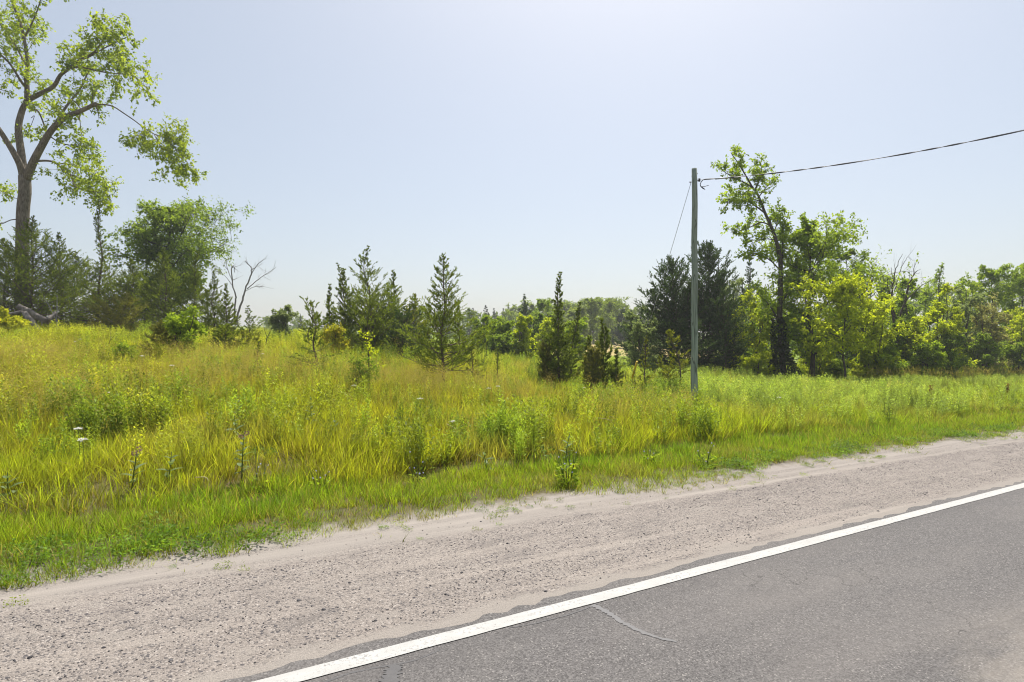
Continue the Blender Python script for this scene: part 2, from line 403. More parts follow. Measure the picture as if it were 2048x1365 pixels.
# ------------------------------------------------------------------ cedars and junipers
def cedar(seed, h, width, prof, n_br=90, el0=0.15, el1=0.95, base=0.06, n_let=18, k_fl=9, flake=0.082, sparse=0.0, tr=None, wob=0.012, leaders=(), lean=(0, 0), letlen=0.38, fw=0.36, trunk_path=None, tpow=1.1):
    """prof(t) is the half width at height t (0 foot, 1 tip) as a share of width"""
    rng = np.random.default_rng(seed); tb = TB(); lb = LB(seed)
    tr = tr or 0.010*h+0.012
    P0, D0 = [], []
    def stem(path, r, nb, b0, wmul, top):
        m = len(path)
        tb.tube(path, [r*(1-0.93*i/(m-1))+0.003 for i in range(m)], 7)
        pa = np.asarray([tuple(q) for q in path])
        az0 = rng.random()*7
        for j in range(nb):
            t = b0+(1-b0)*((j+rng.random())/nb)**tpow
            t = min(t, 0.995)
            if rng.random() < sparse*(1-0.3*t): continue
            x = t*(m-1); i = min(m-2, int(x)); p = pa[i]*(1-(x-i))+pa[i+1]*(x-i)
            ln = max(0.05, width*wmul*max(0.03, prof(t))*(0.45+0.85*rng.random()))
            az = az0+j*2.4+rng.normal()*0.5
            el = el0+(el1-el0)*t+rng.normal()*0.16
            d = np.array([math.cos(az)*math.cos(el), math.sin(az)*math.cos(el), math.sin(el)])
            w = rng.normal(size=3)*0.07*ln
            up_ = np.array([0, 0, 1.0])
            bp = [p, p+d*ln*0.4+w-up_*0.03*ln, p+d*ln*0.75+w+up_*0.03*ln, p+d*ln+up_*0.16*ln]
            tb.tube(bp, [max(0.003, r*0.26*(1-0.8*t)+ln*0.006), ln*0.006+0.003, ln*0.004+0.002, 0.0015], 3, False)
            nl = max(3, int(n_let*(0.2+0.8*min(1, ln/max(0.3, width*0.6)))))
            tt = (0.12+0.88*rng.random(nl)**0.8); x3 = tt*3; ii = np.minimum(2, x3.astype(int)); ff = (x3-ii)[:, None]
            B = np.asarray(bp); q = B[ii]*(1-ff)+B[ii+1]*ff
            sd = np.cross(d, up_); sd /= np.linalg.norm(sd)+1e-9
            sg = rng.choice([-1, 1], nl)[:, None]
            dd = d*0.75+sd*sg*(0.35+0.5*rng.random(nl))[:, None]+up_*(0.12+0.35*rng.random(nl))[:, None]+rng.normal(size=(nl, 3))*0.18
            dd /= np.linalg.norm(dd, axis=1)[:, None]
            ll = letlen*ln*(0.5+0.8*rng.random(nl))*(1.1-0.55*tt)+0.03
            P0.append(q); D0.append(dd*ll[:, None])
    if trunk_path is None:
        pts = [Vector((lean[0]*(i/5)**1.5+rng.normal()*wob*h*(i > 0), lean[1]*(i/5)**1.5+rng.normal()*wob*h*(i > 0), -0.1+(h+0.1)*i/5)) for i in range(6)]
        path = smooth_path(pts, 4)
    else: path = smooth_path(trunk_path, 4)
    stem(path, tr, n_br, base, 1.0, True)
    for (dx, dy, z0, hh, wm) in leaders:
        p0 = Vector((0, 0, z0*h)); p1 = Vector((dx*0.7, dy*0.7, z0*h+(hh-z0*h)*0.45)); p2 = Vector((dx, dy, hh))
        stem(smooth_path([p0, p1, p2], 5), tr*0.6, int(n_br*0.5), 0.12, wm, False)
    P0 = np.concatenate(P0); D0 = np.concatenate(D0); n = len(P0)
    if n < 700: tb.sticks(P0, P0+D0, 0.004)
    L0 = np.linalg.norm(D0, axis=1); k = k_fl
    tt = ((np.arange(k)[None]+rng.random((n, k)))/k*1.05)[..., None]
    pos = (P0[:, None]+D0[:, None]*tt).reshape(-1, 3)
    dn = np.repeat(D0/(L0[:, None]+1e-9), k, 0)
    rd = rng.normal(size=pos.shape); rd /= np.linalg.norm(rd, axis=1)[:, None]
    ax = dn*0.9+rd*0.55+np.array([0, 0, 0.12])
    s = flake*(0.6+0.8*rng.random(n*k))*(0.62+0.5*np.repeat(np.clip(L0/0.3, 0, 1), k))
    ti = np.clip(0.45*np.repeat(rng.random(n), k)+0.55*rng.random(n*k), 0, 1)
    lb.add(pos, ax, rng.normal(size=pos.shape), s, s*fw, ti)
    return tb.mesh('trunk'), lb.mesh('foliage')

def plant_cedar(name, label, loc, meshes, mat='cedar', group=None, cat='tree'):
    t = thing(name, label, cat, loc, group)
    obj('trunk', meshes[0], M['cedar_bark'], t)
    c = obj('crown', meshes[1], M[mat], t); c['kind'] = 'stuff'
    return t

# ------------------------------------------------------------------ ground
def axis(lo, hi, f0, f1, fine, growth=1.22):
    a = list(np.arange(f0, f1+1e-6, fine)); s = fine
    while a[-1] < hi: s *= growth; a.append(min(hi, a[-1]+s))
    s = fine
    while a[0] > lo: s *= growth; a.insert(0, max(lo, a[0]-s))
    return np.array(a)
gx = axis(-420, 520, -26, 40, 0.6); gy = axis(-160, 720, -4, 44, 0.6)
GX, GY = np.meshgrid(gx, gy)
gu, gv = UV(GX, GY)
GZ = H(GX, GY)
under = (gv > -5.6) & (gv < 6.0)
GZ = GZ-0.05*np.where(under, np.minimum(1, np.minimum((gv+5.6)/0.5, (6.0-gv)/0.5)), 0)
nx, ny = len(gx), len(gy)
idx = np.arange(nx*ny).reshape(ny, nx)
quads = np.stack([idx[:-1, :-1], idx[:-1, 1:], idx[1:, 1:], idx[1:, :-1]], -1).reshape(-1, 4)
gm = mesh('ground', np.stack([GX, GY, GZ], -1).reshape(-1, 3), quads, smooth=True)
m, n, o = nmat('meadow_soil'); co = objco(n)
f = noise(n, co, 0.35, 4); f2 = noise(n, co, 9, 5, 0.7); f3 = noise(n, co, 0.03, 3)
c = mixc(n, mapr(n, f, 0.35, 0.65), (0.11, 0.105, 0.03), (0.14, 0.11, 0.045))
c = mixc(n, mapr(n, f2, 0.4, 0.7, 0, 0.6), c, (0.11, 0.085, 0.05))
sp = N(n, 'ShaderNodeSeparateXYZ'); n.links.new(co, sp.inputs[0])
# the open fields further off are pasture green and, beyond it, ripe hay
fy = mth(n, 'ADD', sp.outputs[1], mth(n, 'MULTIPLY', f3, 12.0))
c = mixc(n, mapr(n, fy, 34, 42), c, (0.17, 0.23, 0.035))
hay = mixc(n, mapr(n, f2, 0.3, 0.7), (0.40, 0.31, 0.13), (0.33, 0.27, 0.10))
hm = mth(n, 'MULTIPLY', mapr(n, fy, 66, 72), mth(n, 'MULTIPLY', mapr(n, sp.outputs[0], -2, 3), mapr(n, sp.outputs[0], 34, 26)))
c = mixc(n, hm, c, hay)
princ(n, o, c, 0.95, 0.1, f2, 0.6, 0.05); M['soil'] = m
ground = obj('meadow_ground', gm, M['soil']); tag(ground, kind='structure')

# ------------------------------------------------------------------ road frame: local x along the road, local y across it
ROT = R(90)-TH
def strip(name, v0, v1, us, vs_n, zoff, parent=None, jag=0.0, seed=0):
    vs = np.linspace(v0, v1, vs_n); Ug, Vg = np.meshgrid(us, vs)
    if jag:
        for row in (0, -1):
            Vg[row] += (vnoise(us, us*0, 0.11, seed+row)-0.5)*jag+(vnoise(us, us*0, 0.6, seed+row+3)-0.5)*jag
    x = SN*Ug-CS*Vg; y = CS*Ug+SN*Vg
    z = -0.018*60*np.tanh(Ug/60)+zoff(Ug, Vg)
    k = len(us); ii = np.arange(k*vs_n).reshape(vs_n, k)
    q = np.stack([ii[:-1, :-1], ii[:-1, 1:], ii[1:, 1:], ii[1:, :-1]], -1).reshape(-1, 4)
    me = mesh(name, np.stack([Ug, Vg, z], -1).reshape(-1, 3), q, smooth=True)
    return me
def us_axis(fine=0.25): return axis(-180, 260, -8, 24, fine)

# asphalt
m, n, o = nmat('asphalt'); co = objco(n)
vo = N(n, 'ShaderNodeTexVoronoi'); vo.inputs['Scale'].default_value = 130; n.links.new(co, vo.inputs['Vector'])
vs_ = N(n, 'ShaderNodeSeparateColor'); n.links.new(vo.outputs['Color'], vs_.inputs[0])
sp = N(n, 'ShaderNodeSeparateXYZ'); n.links.new(co, sp.inputs[0])
big = noise(n, stretch(n, co, (0.35, 1.2, 1)), 1.1, 4, 0.6)
fine = noise(n, co, 60, 4, 0.7)
c = mixc(n, vs_.outputs[0], (0.060, 0.056, 0.055), (0.155, 0.146, 0.142))
c = mixc(n, mapr(n, vs_.outputs[1], 0.95, 0.98, 0, 0.6), c, (0.32, 0.30, 0.28))
c = mixc(n, mapr(n, fine, 0.5, 0.75, 0, 0.5), c, (0.055, 0.05, 0.05))
c = mixc(n, mapr(n, big, 0.42, 0.68, 0, 0.45), c, (0.17, 0.155, 0.145))
wp = noise(n, stretch(n, co, (0.03, 1.5, 1)), 1.0, 3, 0.5)
c = mixc(n, mapr(n, wp, 0.50, 0.36, 0, 0.30), c, (0.075, 0.07, 0.069))
stn = noise(n, co, 2.3, 5, 0.7, 0.6)
c = mixc(n, mapr(n, stn, 0.60, 0.70, 0, 0.30), c, (0.06, 0.056, 0.055))
# dusty tan wear where tyres drag sand off the far side of the lane
du = noise(n, stretch(n, co, (0.5, 1.6, 1)), 1.6, 5, 0.65)
tr_ = mth(n, 'MULTIPLY', mapr(n, sp.outputs[1], 1.75, 0.95, 0, 1, True), mapr(n, du, 0.40, 0.62))
c = mixc(n, mth(n, 'MULTIPLY', tr_, 0.75), c, (0.30, 0.265, 0.225))
# sandy fringe along the outer edge
ed = mth(n, 'ADD', sp.outputs[1], mth(n, 'MULTIPLY', noise(n, co, 4, 4), 0.10))
c = mixc(n, mapr(n, ed, 3.13, 3.20, 0, 0.35), c, (0.34, 0.29, 0.235))
# hairline cracks
vc = N(n, 'ShaderNodeTexVoronoi', feature='DISTANCE_TO_EDGE'); vc.inputs['Scale'].default_value = 0.55
wv = N(n, 'ShaderNodeVectorMath', operation='ADD'); nn = N(n, 'ShaderNodeTexNoise'); nn.inputs['Scale'].default_value = 3; nn.inputs['Detail'].default_value = 5
n.links.new(co, nn.inputs['Vector']); n.links.new(nn.outputs['Color'], wv.inputs[0]); n.links.new(co, wv.inputs[1]); n.links.new(wv.outputs[0], vc.inputs['Vector'])
ck = mth(n, 'MULTIPLY', mapr(n, vc.outputs['Distance'], 0.0015, 0.004, 1, 0), mapr(n, big, 0.5, 0.56))
c = mixc(n, mth(n, 'MULTIPLY', ck, 0.6), c, (0.03, 0.028, 0.027))
bh = mth(n, 'ADD', mth(n, 'MULTIPLY', vo.outputs['Distance'], 0.6), mth(n, 'MULTIPLY', fine, 0.5))
princ(n, o, c, 0.82, 0.3, bh, 0.5, 0.004); M['asphalt'] = m

us = us_axis(0.2)
road_me = strip('road', -4.35, 3.055, us_axis(0.05), 14, lambda u, v: 0.004-0.012*np.abs(v+0.6)/3.7, None, 0.07, 5)
road = obj('road', road_me, M['asphalt']); road.rotation_euler = (0, 0, ROT); tag(road, kind='structure')

# painted edge line
m, n, o = nmat('road_paint'); co = objco(n)
f = noise(n, co, 55, 5, 0.7); f2 = noise(n, stretch(n, co, (1, 3, 1)), 4, 4)
sp = N(n, 'ShaderNodeSeparateXYZ'); n.links.new(co, sp.inputs[0])
wear = mapr(n, mth(n, 'ADD', f, mth(n, 'MULTIPLY', f2, 0.45)), 0.78, 0.94)
vc = N(n, 'ShaderNodeTexVoronoi', feature='DISTANCE_TO_EDGE'); vc.inputs['Scale'].default_value = 3.1
wv = N(n, 'ShaderNodeVectorMath', operation='ADD'); nn = N(n, 'ShaderNodeTexNoise'); nn.inputs['Scale'].default_value = 6; nn.inputs['Detail'].default_value = 4
n.links.new(co, nn.inputs['Vector']); n.links.new(nn.outputs['Color'], wv.inputs[0]); n.links.new(co, wv.inputs[1]); n.links.new(wv.outputs[0], vc.inputs['Vector'])
ck = mapr(n, vc.outputs['Distance'], 0.004, 0.012, 0.45, 0)
c = mixc(n, mapr(n, f2, 0.3, 0.7), (0.36, 0.355, 0.34), (0.44, 0.436, 0.42))
c = mixc(n, ck, c, (0.17, 0.16, 0.15)); c = mixc(n, mth(n, 'MULTIPLY', wear, 0.8), c, (0.16, 0.15, 0.145))
princ(n, o, c, 0.7, 0.3, f, 0.3, 0.003); M['paint'] = m
us2 = axis(-180, 260, -8, 24, 0.05)
LINE_V0, LINE_V1 = 2.870, 2.980
lm = strip('edge_line', LINE_V0, LINE_V1, us2, 2, lambda u, v: 0.0085-0.012*np.abs(v+0.6)/3.7, None, 0.004, 9)
o_ = obj('edge_line', lm, M['paint'], road); tag(o_, kind='structure')

# tar crack seals, as ribbons in the road's own frame
m, n, o = nmat('tar_seal'); co = objco(n)
f = noise(n, co, 25, 4)
c = mixc(n, f, (0.10, 0.098, 0.10), (0.155, 0.15, 0.152)); princ(n, o, c, 0.6, 0.4, f, 0.3, 0.003); M['tar'] = m
m, n, o = nmat('old_tar'); co = objco(n)
f = noise(n, co, 25, 4)
c = mixc(n, f, (0.055, 0.053, 0.055), (0.10, 0.096, 0.097)); princ(n, o, c, 0.6, 0.4, f, 0.3, 0.003); M['old_tar'] = m
def road_uv(px, py):
    z = np.arange(2.2, 40, 0.002); x = (px-CX)/F*z; h = 1.6+(HZ-py)/F*z; u, v = UV(x, z)
    k = int(np.argmax(h < -0.018*60*np.tanh(u/60))); return float(u[k]), float(v[k])
def seal(name, pix, w, mat, z=0.0125, seed=0):
    pts = smooth_path([Vector((*road_uv(a, b), 0)) for a, b in pix], 14)
    rng = np.random.default_rng(seed); V = []; k = len(pts)
    for i, p in enumerate(pts):
        d = (pts[min(k-1, i+1)]-pts[max(0, i-1)]).normalized(); s = Vector((-d.y, d.x, 0))
        ww = w[0]+(w[1]-w[0])*i/(k-1)
        for sg in (1, -1):
            q = p+s*(sg*0.5*ww*(0.45+0.9*rng.random()))
            V.append((q.x, q.y, -0.018*60*math.tanh(q.x/60)+z-0.012*abs(q.y+0.6)/3.7-0.002))
    q = [[2*i, 2*i+2, 2*i+3, 2*i+1] for i in range(k-1)]
    o = obj(name, mesh(name, V, q), M[mat], road); tag(o, kind='structure'); return o
seal('crack_seal', [(1185, 1207), (1215, 1222), (1250, 1245), (1300, 1268), (1352, 1281)], (0.05, 0.022), 'tar', 0.0085, 1)
seal('crack_seal', [(1195, 1204), (1150, 1222), (1100, 1236), (1060, 1246), (1020, 1252)], (0.013, 0.008), 'old_tar', 0.0080, 2)
seal('tar_patch', [(790, 1326), (786, 1345), (770, 1372), (745, 1400)], (0.08, 0.10), 'old_tar', 0.0085, 3)
seal('crack_seal', [(640, 1364), (700, 1342), (760, 1330), (830, 1316), (880, 1296)], (0.015, 0.012), 'old_tar', 0.0070, 4)

# gravel shoulder
m, n, o = nmat('gravel_and_sand'); co = objco(n)
sp = N(n, 'ShaderNodeSeparateXYZ'); n.links.new(co, sp.inputs[0])
vo = N(n, 'ShaderNodeTexVoronoi'); vo.inputs['Scale'].default_value = 105; n.links.new(co, vo.inputs['Vector'])
vs_ = N(n, 'ShaderNodeSeparateColor'); n.links.new(vo.outputs['Color'], vs_.inputs[0])
vo2 = N(n, 'ShaderNodeTexVoronoi'); vo2.inputs['Scale'].default_value = 38; n.links.new(co, vo2.inputs['Vector'])
v2 = N(n, 'ShaderNodeSeparateColor'); n.links.new(vo2.outputs['Color'], v2.inputs[0])
big = noise(n, stretch(n, co, (0.4, 1.3, 1)), 1.5, 5, 0.6)
fine = noise(n, co, 90, 4, 0.7)
strk = noise(n, stretch(n, co, (0.16, 5.5, 1)), 1.6, 5, 0.6)
grav = mixc(n, vs_.outputs[0], (0.180, 0.158, 0.142), (0.315, 0.278, 0.250))
grav = mixc(n, mapr(n, vs_.outputs[1], 0.80, 0.88), grav, (0.10, 0.092, 0.092))
grav = mixc(n, mapr(n, vs_.outputs[2], 0.93, 0.97, 0, 0.7), grav, (0.44, 0.40, 0.365))
grav = mixc(n, mth(n, 'MULTIPLY', mapr(n, v2.outputs[0], 0.88, 0.92), mapr(n, vo2.outputs['Distance'], 0.45, 0.35)), grav, (0.075, 0.07, 0.075))
sand = mixc(n, fine, (0.232, 0.207, 0.185), (0.315, 0.286, 0.258))
pat = noise(n, stretch(n, co, (0.7, 1.3, 1)), 3.2, 6, 0.7, 0.4)
grav = mixc(n, mapr(n, pat, 0.53, 0.66, 0, 0.75), grav, sand)
grav = mixc(n, mapr(n, pat, 0.46, 0.34, 0, 0.45), grav, (0.135, 0.122, 0.116))
ruts = noise(n, stretch(n, co, (0.10, 3.2, 1)), 1.3, 4, 0.55)
grav = mixc(n, mapr(n, ruts, 0.54, 0.66, 0, 0.45), grav, (0.34, 0.30, 0.265))
# sand band towards the grass, a sandy fringe by the asphalt
wob_ = mth(n, 'ADD', sp.outputs[1], mth(n, 'MULTIPLY', mth(n, 'SUBTRACT', big, 0.5), 0.55))
band = mapr(n, wob_, 4.47, 4.78, 0, 1, True)
band = mth(n, 'MULTIPLY', band, mapr(n, strk, 0.38, 0.56, 0.25, 1.0))
fr_ = mth(n, 'ADD', sp.outputs[1], mth(n, 'MULTIPLY', mth(n, 'SUBTRACT', noise(n, stretch(n, co, (1, 1.6, 1)), 2.6, 5, 0.65), 0.5), 0.5))
fringe = mth(n, 'MULTIPLY', mapr(n, fr_, 3.26, 3.16), 0.85)
c = mixc(n, mth(n, 'MAXIMUM', band, fringe), grav, sand)
# the far end of the shoulder is swept cleaner
c = mixc(n, mapr(n, strk, 0.56, 0.70, 0, 0.35), c, (0.37, 0.33, 0.292))
soil_ = mapr(n, mth(n, 'ADD', sp.outputs[1], mth(n, 'MULTIPLY', mth(n, 'SUBTRACT', noise(n, co, 5, 4), 0.5), 0.5)), 5.15, 5.5)
c = mixc(n, soil_, c, (0.105, 0.09, 0.042))
bh = mth(n, 'ADD', mth(n, 'MULTIPLY', vo.outputs['Distance'], -0.9), mth(n, 'MULTIPLY', fine, 0.6))
bh = mth(n, 'MULTIPLY', bh, mth(n, 'SUBTRACT', 1.0, mth(n, 'MULTIPLY', band, 0.75)))
bh = mth(n, 'ADD', bh, mth(n, 'MULTIPLY', strk, 1.2))
princ(n, o, c, 0.92, 0.15, bh, 0.6, 0.012); M['gravel'] = m
def shz(u, v):
    z = -0.006-0.024*sstep(3.04, 3.25, v)+0.004-0.012*3.7/3.7*(v < 9)
    z = z+0.02*(vnoise(u, v*3, 0.9, 4)-0.5)*sstep(3.2, 3.6, v)-0.022*np.exp(-((v-4.72)/0.10)**2)+0.012*np.exp(-((v-4.5)/0.09)**2)
    z = z+0.02*sstep(4.9, 5.4, v)-0.12*sstep(5.75, 6.3, v)
    return z
sm = strip('gravel_shoulder', 2.975, 6.3, us, 44, shz)
shoulder = obj('gravel_shoulder', sm, M['gravel']); shoulder.rotation_euler = (0, 0, ROT); tag(shoulder, kind='structure')
sm2 = strip('gravel_shoulder', -6.8, -4.25, axis(-180, 260, -8, 24, 0.6), 8, lambda u, v: -0.03-0.006+0*v)
o_ = obj('gravel_shoulder', sm2, M['gravel']); o_.rotation_euler = (0, 0, ROT); tag(o_, kind='structure')
def shoulder_z(x, y):
    u, v = UV(x, y); return -0.018*60*np.tanh(u/60)+shz(u, v)

# ------------------------------------------------------------------ instanced herbage ("stuff")
def inst_group(name, sources):
    ng = bpy.data.node_groups.new(name, 'GeometryNodeTree')
    ng.interface.new_socket('Geometry', in_out='INPUT', socket_type='NodeSocketGeometry')
    ng.interface.new_socket('Geometry', in_out='OUTPUT', socket_type='NodeSocketGeometry')
    gi = ng.nodes.new('NodeGroupInput'); go = ng.nodes.new('NodeGroupOutput')
    jn = ng.nodes.new('GeometryNodeJoinGeometry')
    for s in reversed(sources):
        oi = ng.nodes.new('GeometryNodeObjectInfo'); oi.inputs['Object'].default_value = s; oi.inputs['As Instance'].default_value = False
        g2 = ng.nodes.new('GeometryNodeGeometryToInstance')
        ng.links.new(oi.outputs['Geometry'], g2.inputs[0]); ng.links.new(g2.outputs[0], jn.inputs[0])
    ip = ng.nodes.new('GeometryNodeInstanceOnPoints')
    ng.links.new(gi.outputs[0], ip.inputs['Points']); ng.links.new(jn.outputs[0], ip.inputs['Instance'])
    ip.inputs['Pick Instance'].default_value = True
    def na(nm, ty):
        a = ng.nodes.new('GeometryNodeInputNamedAttribute'); a.data_type = ty; a.inputs['Name'].default_value = nm
        return a.outputs['Attribute']
    ng.links.new(na('idx', 'INT'), ip.inputs['Instance Index'])
    e2 = ng.nodes.new('FunctionNodeEulerToRotation'); ng.links.new(na('rot', 'FLOAT_VECTOR'), e2.inputs[0])
    ng.links.new(e2.outputs[0], ip.inputs['Rotation']); ng.links.new(na('scl', 'FLOAT_VECTOR'), ip.inputs['Scale'])
    ng.links.new(ip.outputs[0], go.inputs[0]); return ng

def scatter(name, label, cat, sources, pos, idx_, rot, scl, icol):
    me = bpy.data.meshes.new(name); nn_ = len(pos)
    me.vertices.add(nn_); me.vertices.foreach_set('co', np.asarray(pos, np.float32).ravel())
    a = me.attributes.new('idx', 'INT', 'POINT'); a.data.foreach_set('value', np.asarray(idx_, np.int32))
    a = me.attributes.new('rot', 'FLOAT_VECTOR', 'POINT'); a.data.foreach_set('vector', np.asarray(rot, np.float32).ravel())
    s3 = np.asarray(scl, np.float32); s3 = s3 if s3.ndim == 2 else np.repeat(s3[:, None], 3, 1)
    a = me.attributes.new('scl', 'FLOAT_VECTOR', 'POINT'); a.data.foreach_set('vector', s3.ravel())
    a = me.attributes.new('icol', 'FLOAT_COLOR', 'POINT')
    a.data.foreach_set('color', np.concatenate([np.asarray(icol, np.float32), np.ones((nn_, 1), np.float32)], 1).ravel())
    o = bpy.data.objects.new(name, me); COL.objects.link(o)
    md = o.modifiers.new('scatter', 'NODES'); md.node_group = inst_group(name+'_nodes', sources)
    tag(o, label, cat, None, 'stuff'); return o

def src(name, me, m):
    me.materials.append(m); return bpy.data.objects.new(name, me)     # never linked: only feeds the scatter

def blades(seed, n, h, rad, w, bend=0.35, seg=3, heads=0, head_len=0.10, dry=0.12, lean=0.25, airy=0):
    """a tuft of grass blades, some with seed heads"""
    r = np.random.default_rng(seed); V, Q, T, ti, dr = [], [], [], [], []; c = 0; lum = []
    for i in range(n):
        lum += [(len(V), 0.40+1.05*r.random()**1.1)]
        a = r.random()*6.283; rr = rad*math.sqrt(r.random()); p = np.array([math.cos(a)*rr, math.sin(a)*rr, -0.03])
        a2 = a+r.normal()*0.9; d = np.array([math.cos(a2), math.sin(a2), 0]); sd = np.array([-d[1], d[0], 0]); tw = r.normal()*0.8
        sd = sd*math.cos(tw)+d*math.sin(tw)
        hh = h*(0.45+0.6*r.random()); ln = lean*r.random(); bd = bend*r.random()*hh; ww = w*(0.6+0.7*r.random())
        hd = i < heads; isdry = 1.0 if r.random() < dry else 0.0
        if hd: hh = h*(1.0+0.3*r.random()); ww *= 0.35; bd *= 0.5
        for k in range(seg+1):
            t = k/seg; q = p+np.array([0, 0, hh*t*(1-0.25*bd/hh*t)])+d*(ln*hh*t+bd*t*t)
            wk = ww*(1-t**1.6)*0.5 if not hd else ww*0.5
            if k == seg and not hd: V.append(q); ti.append(1); dr.append(isdry); c += 1
            else:
                V += [q+sd*wk, q-sd*wk]; ti += [max(0, min(1, -0.12+1.35*t))]*2; dr += [max(isdry, 0.55*(t > 0.6) if hd else 0)]*2; c += 2
        b = c-(2*seg+(2 if hd else 1))
        for k in range(seg-1): Q.append([b+2*k, b+2*k+1, b+2*k+3, b+2*k+2])
        if hd: Q.append([b+2*seg-2, b+2*seg-1, b+2*seg+1, b+2*seg])
        else: T.append([b+2*seg-2, b+2*seg-1, b+2*seg])
        if hd:
            tip = q
            if airy:
                for j in range(airy):
                    o3 = r.normal(size=3)*np.array([0.05, 0.05, 0.09])*head_len*10; pp = tip+o3+np.array([0, 0, head_len*0.3]); s = 0.008+0.008*r.random()
                    x = r.normal(size=3); x /= np.linalg.norm(x); y = np.cross(x, r.normal(size=3)); y /= np.linalg.norm(y)+1e-9
                    V += [pp-x*s*1.6, pp+y*s*0.5, pp+x*s*1.6]; ti += [1]*3; dr += [0.85]*3; T.append([c, c+1, c+2]); c += 3
            else:
                for j in range(7):
                    t = j/7; pp = tip+d*0.25*head_len*t+np.array([0, 0, head_len*(t-0.2)]); x = d*0.3+np.array([0, 0, 1])+r.normal(size=3)*0.45; x /= np.linalg.norm(x)
                    y = np.cross(x, r.normal(size=3)); y /= np.linalg.norm(y)+1e-9; s = head_len*0.3
                    V += [pp, pp+x*s*0.5+y*s*0.18, pp+x*s, pp+x*s*0.5-y*s*0.18]; ti += [1]*4; dr += [0.9]*4; Q.append([c, c+1, c+2, c+3]); c += 4
    L_ = np.ones(len(V))
    for a_, l_ in lum: L_[a_:] = l_
    return mesh('tuft', V, Q, T, ti, attrs={'dry': dr, 'lum': L_})

def herb(seed, n_st, h, rad, leaf, per=14, wid=0.22, up=0.35, flower=None, thick=0.006):
    """leafy upright stems (goldenrod and the like)"""
    r = np.random.default_rng(seed); lb = LB(seed); tb = TB(); dr = []
    for s in range(n_st):
        a = r.random()*6.283; rr = rad*math.sqrt(r.random()); p = np.array([math.cos(a)*rr, math.sin(a)*rr, -0.02])
        hh = h*(0.7+0.45*r.random()); ln = r.normal(size=2)*0.08*hh; q = p+np.array([ln[0], ln[1], hh])
        t = (0.12+0.88*(np.arange(per)+r.random(per))/per)[:, None]; pos = p+(q-p)*t
        az = r.random()*7+np.arange(per)*2.4; el = up+0.5*t[:, 0]+r.normal(size=per)*0.2
        ax = np.stack([np.cos(az)*np.cos(el), np.sin(az)*np.cos(el), np.sin(el)], 1)
        lb.add(pos, ax, np.tile([0, 0, 1.], (per, 1))+r.normal(size=(per, 3))*0.3, leaf*(0.6+0.6*r.random(per))*(1.1-0.5*t[:, 0]), leaf*wid, 0.6+0.4*r.random(per))
        lb.add(p[None], (q-p)[None], np.array([[1., 0.3, 0]]), [hh], [thick*2], 0.5, 0)
    me = lb.mesh('herb'); me.attributes.new('dry', 'FLOAT', 'POINT'); a = me.attributes.new('lum', 'FLOAT', 'POINT'); a.data.foreach_set('value', np.repeat(0.6+0.6*r.random(lb.n), 4).astype(np.float32)); return me

def clover(seed, n, rad, h, leaf):
    """low rosette of broad leaves"""
    r = np.random.default_rng(seed); lb = LB(seed)
    a = r.random(n)*6.283; rr = rad*np.sqrt(r.random(n)); pos = np.stack([np.cos(a)*rr, np.sin(a)*rr, h*(0.15+0.85*r.random(n))], 1)
    az = a+r.normal(size=n)*0.9; el = r.normal(size=n)*0.35+0.15
    ax = np.stack([np.cos(az)*np.cos(el), np.sin(az)*np.cos(el), np.sin(el)], 1)
    lb.add(pos, ax, np.tile([0, 0, 1.], (n, 1))+r.normal(size=(n, 3))*0.35, leaf*(0.6+0.8*r.random(n)), leaf*0.6, 0.55+0.45*r.random(n))
    me = lb.mesh('leaves'); me.attributes.new('dry', 'FLOAT', 'POINT'); a = me.attributes.new('lum', 'FLOAT', 'POINT'); a.data.foreach_set('value', np.repeat(0.6+0.6*r.random(lb.n), 4).astype(np.float32)); return me

SRC_TALL = [src('tall_tuft', blades(10+i, 27, 0.36, 0.14, 0.0078, 0.42, 3, heads=(0, 0, 1, 0, 0, 1)[i], head_len=0.045, dry=0.04+0.05*(i % 3), lean=0.42), M['blade']) for i in range(6)]
SRC_MOWN = [src('mown_tuft', blades(30+i, 26, 0.165, 0.11, 0.0065, 0.55, 3, dry=0.10, lean=0.5), M['blade']) for i in range(5)]
SRC_TAN = [src('tan_tuft', blades(50+i, 14, 0.62, 0.10, 0.005, 0.4, 3, heads=8, head_len=0.10, dry=0.2, airy=12), M['blade']) for i in range(4)]
SRC_HERB = [src('herb_tuft', herb(70+i, 7, 0.68, 0.16, 0.11, 20), M['herb']) for i in range(5)]
SRC_CLOVER = [src('clover_tuft', clover(90+i, 80, 0.14, 0.075, 0.028), M['herb']) for i in range(4)]
SRC_REED = [src('reed_tuft', blades(110+i, 18, 0.72, 0.14, 0.011, 0.3, 3, heads=5, head_len=0.15, dry=0.15), M['blade']) for i in range(3)]
SRC_SPRIG = [src('sprig', blades(130+i, 9, 0.07, 0.035, 0.006, 0.7, 2, dry=0.15, lean=0.9), M['blade']) for i in range(4)]

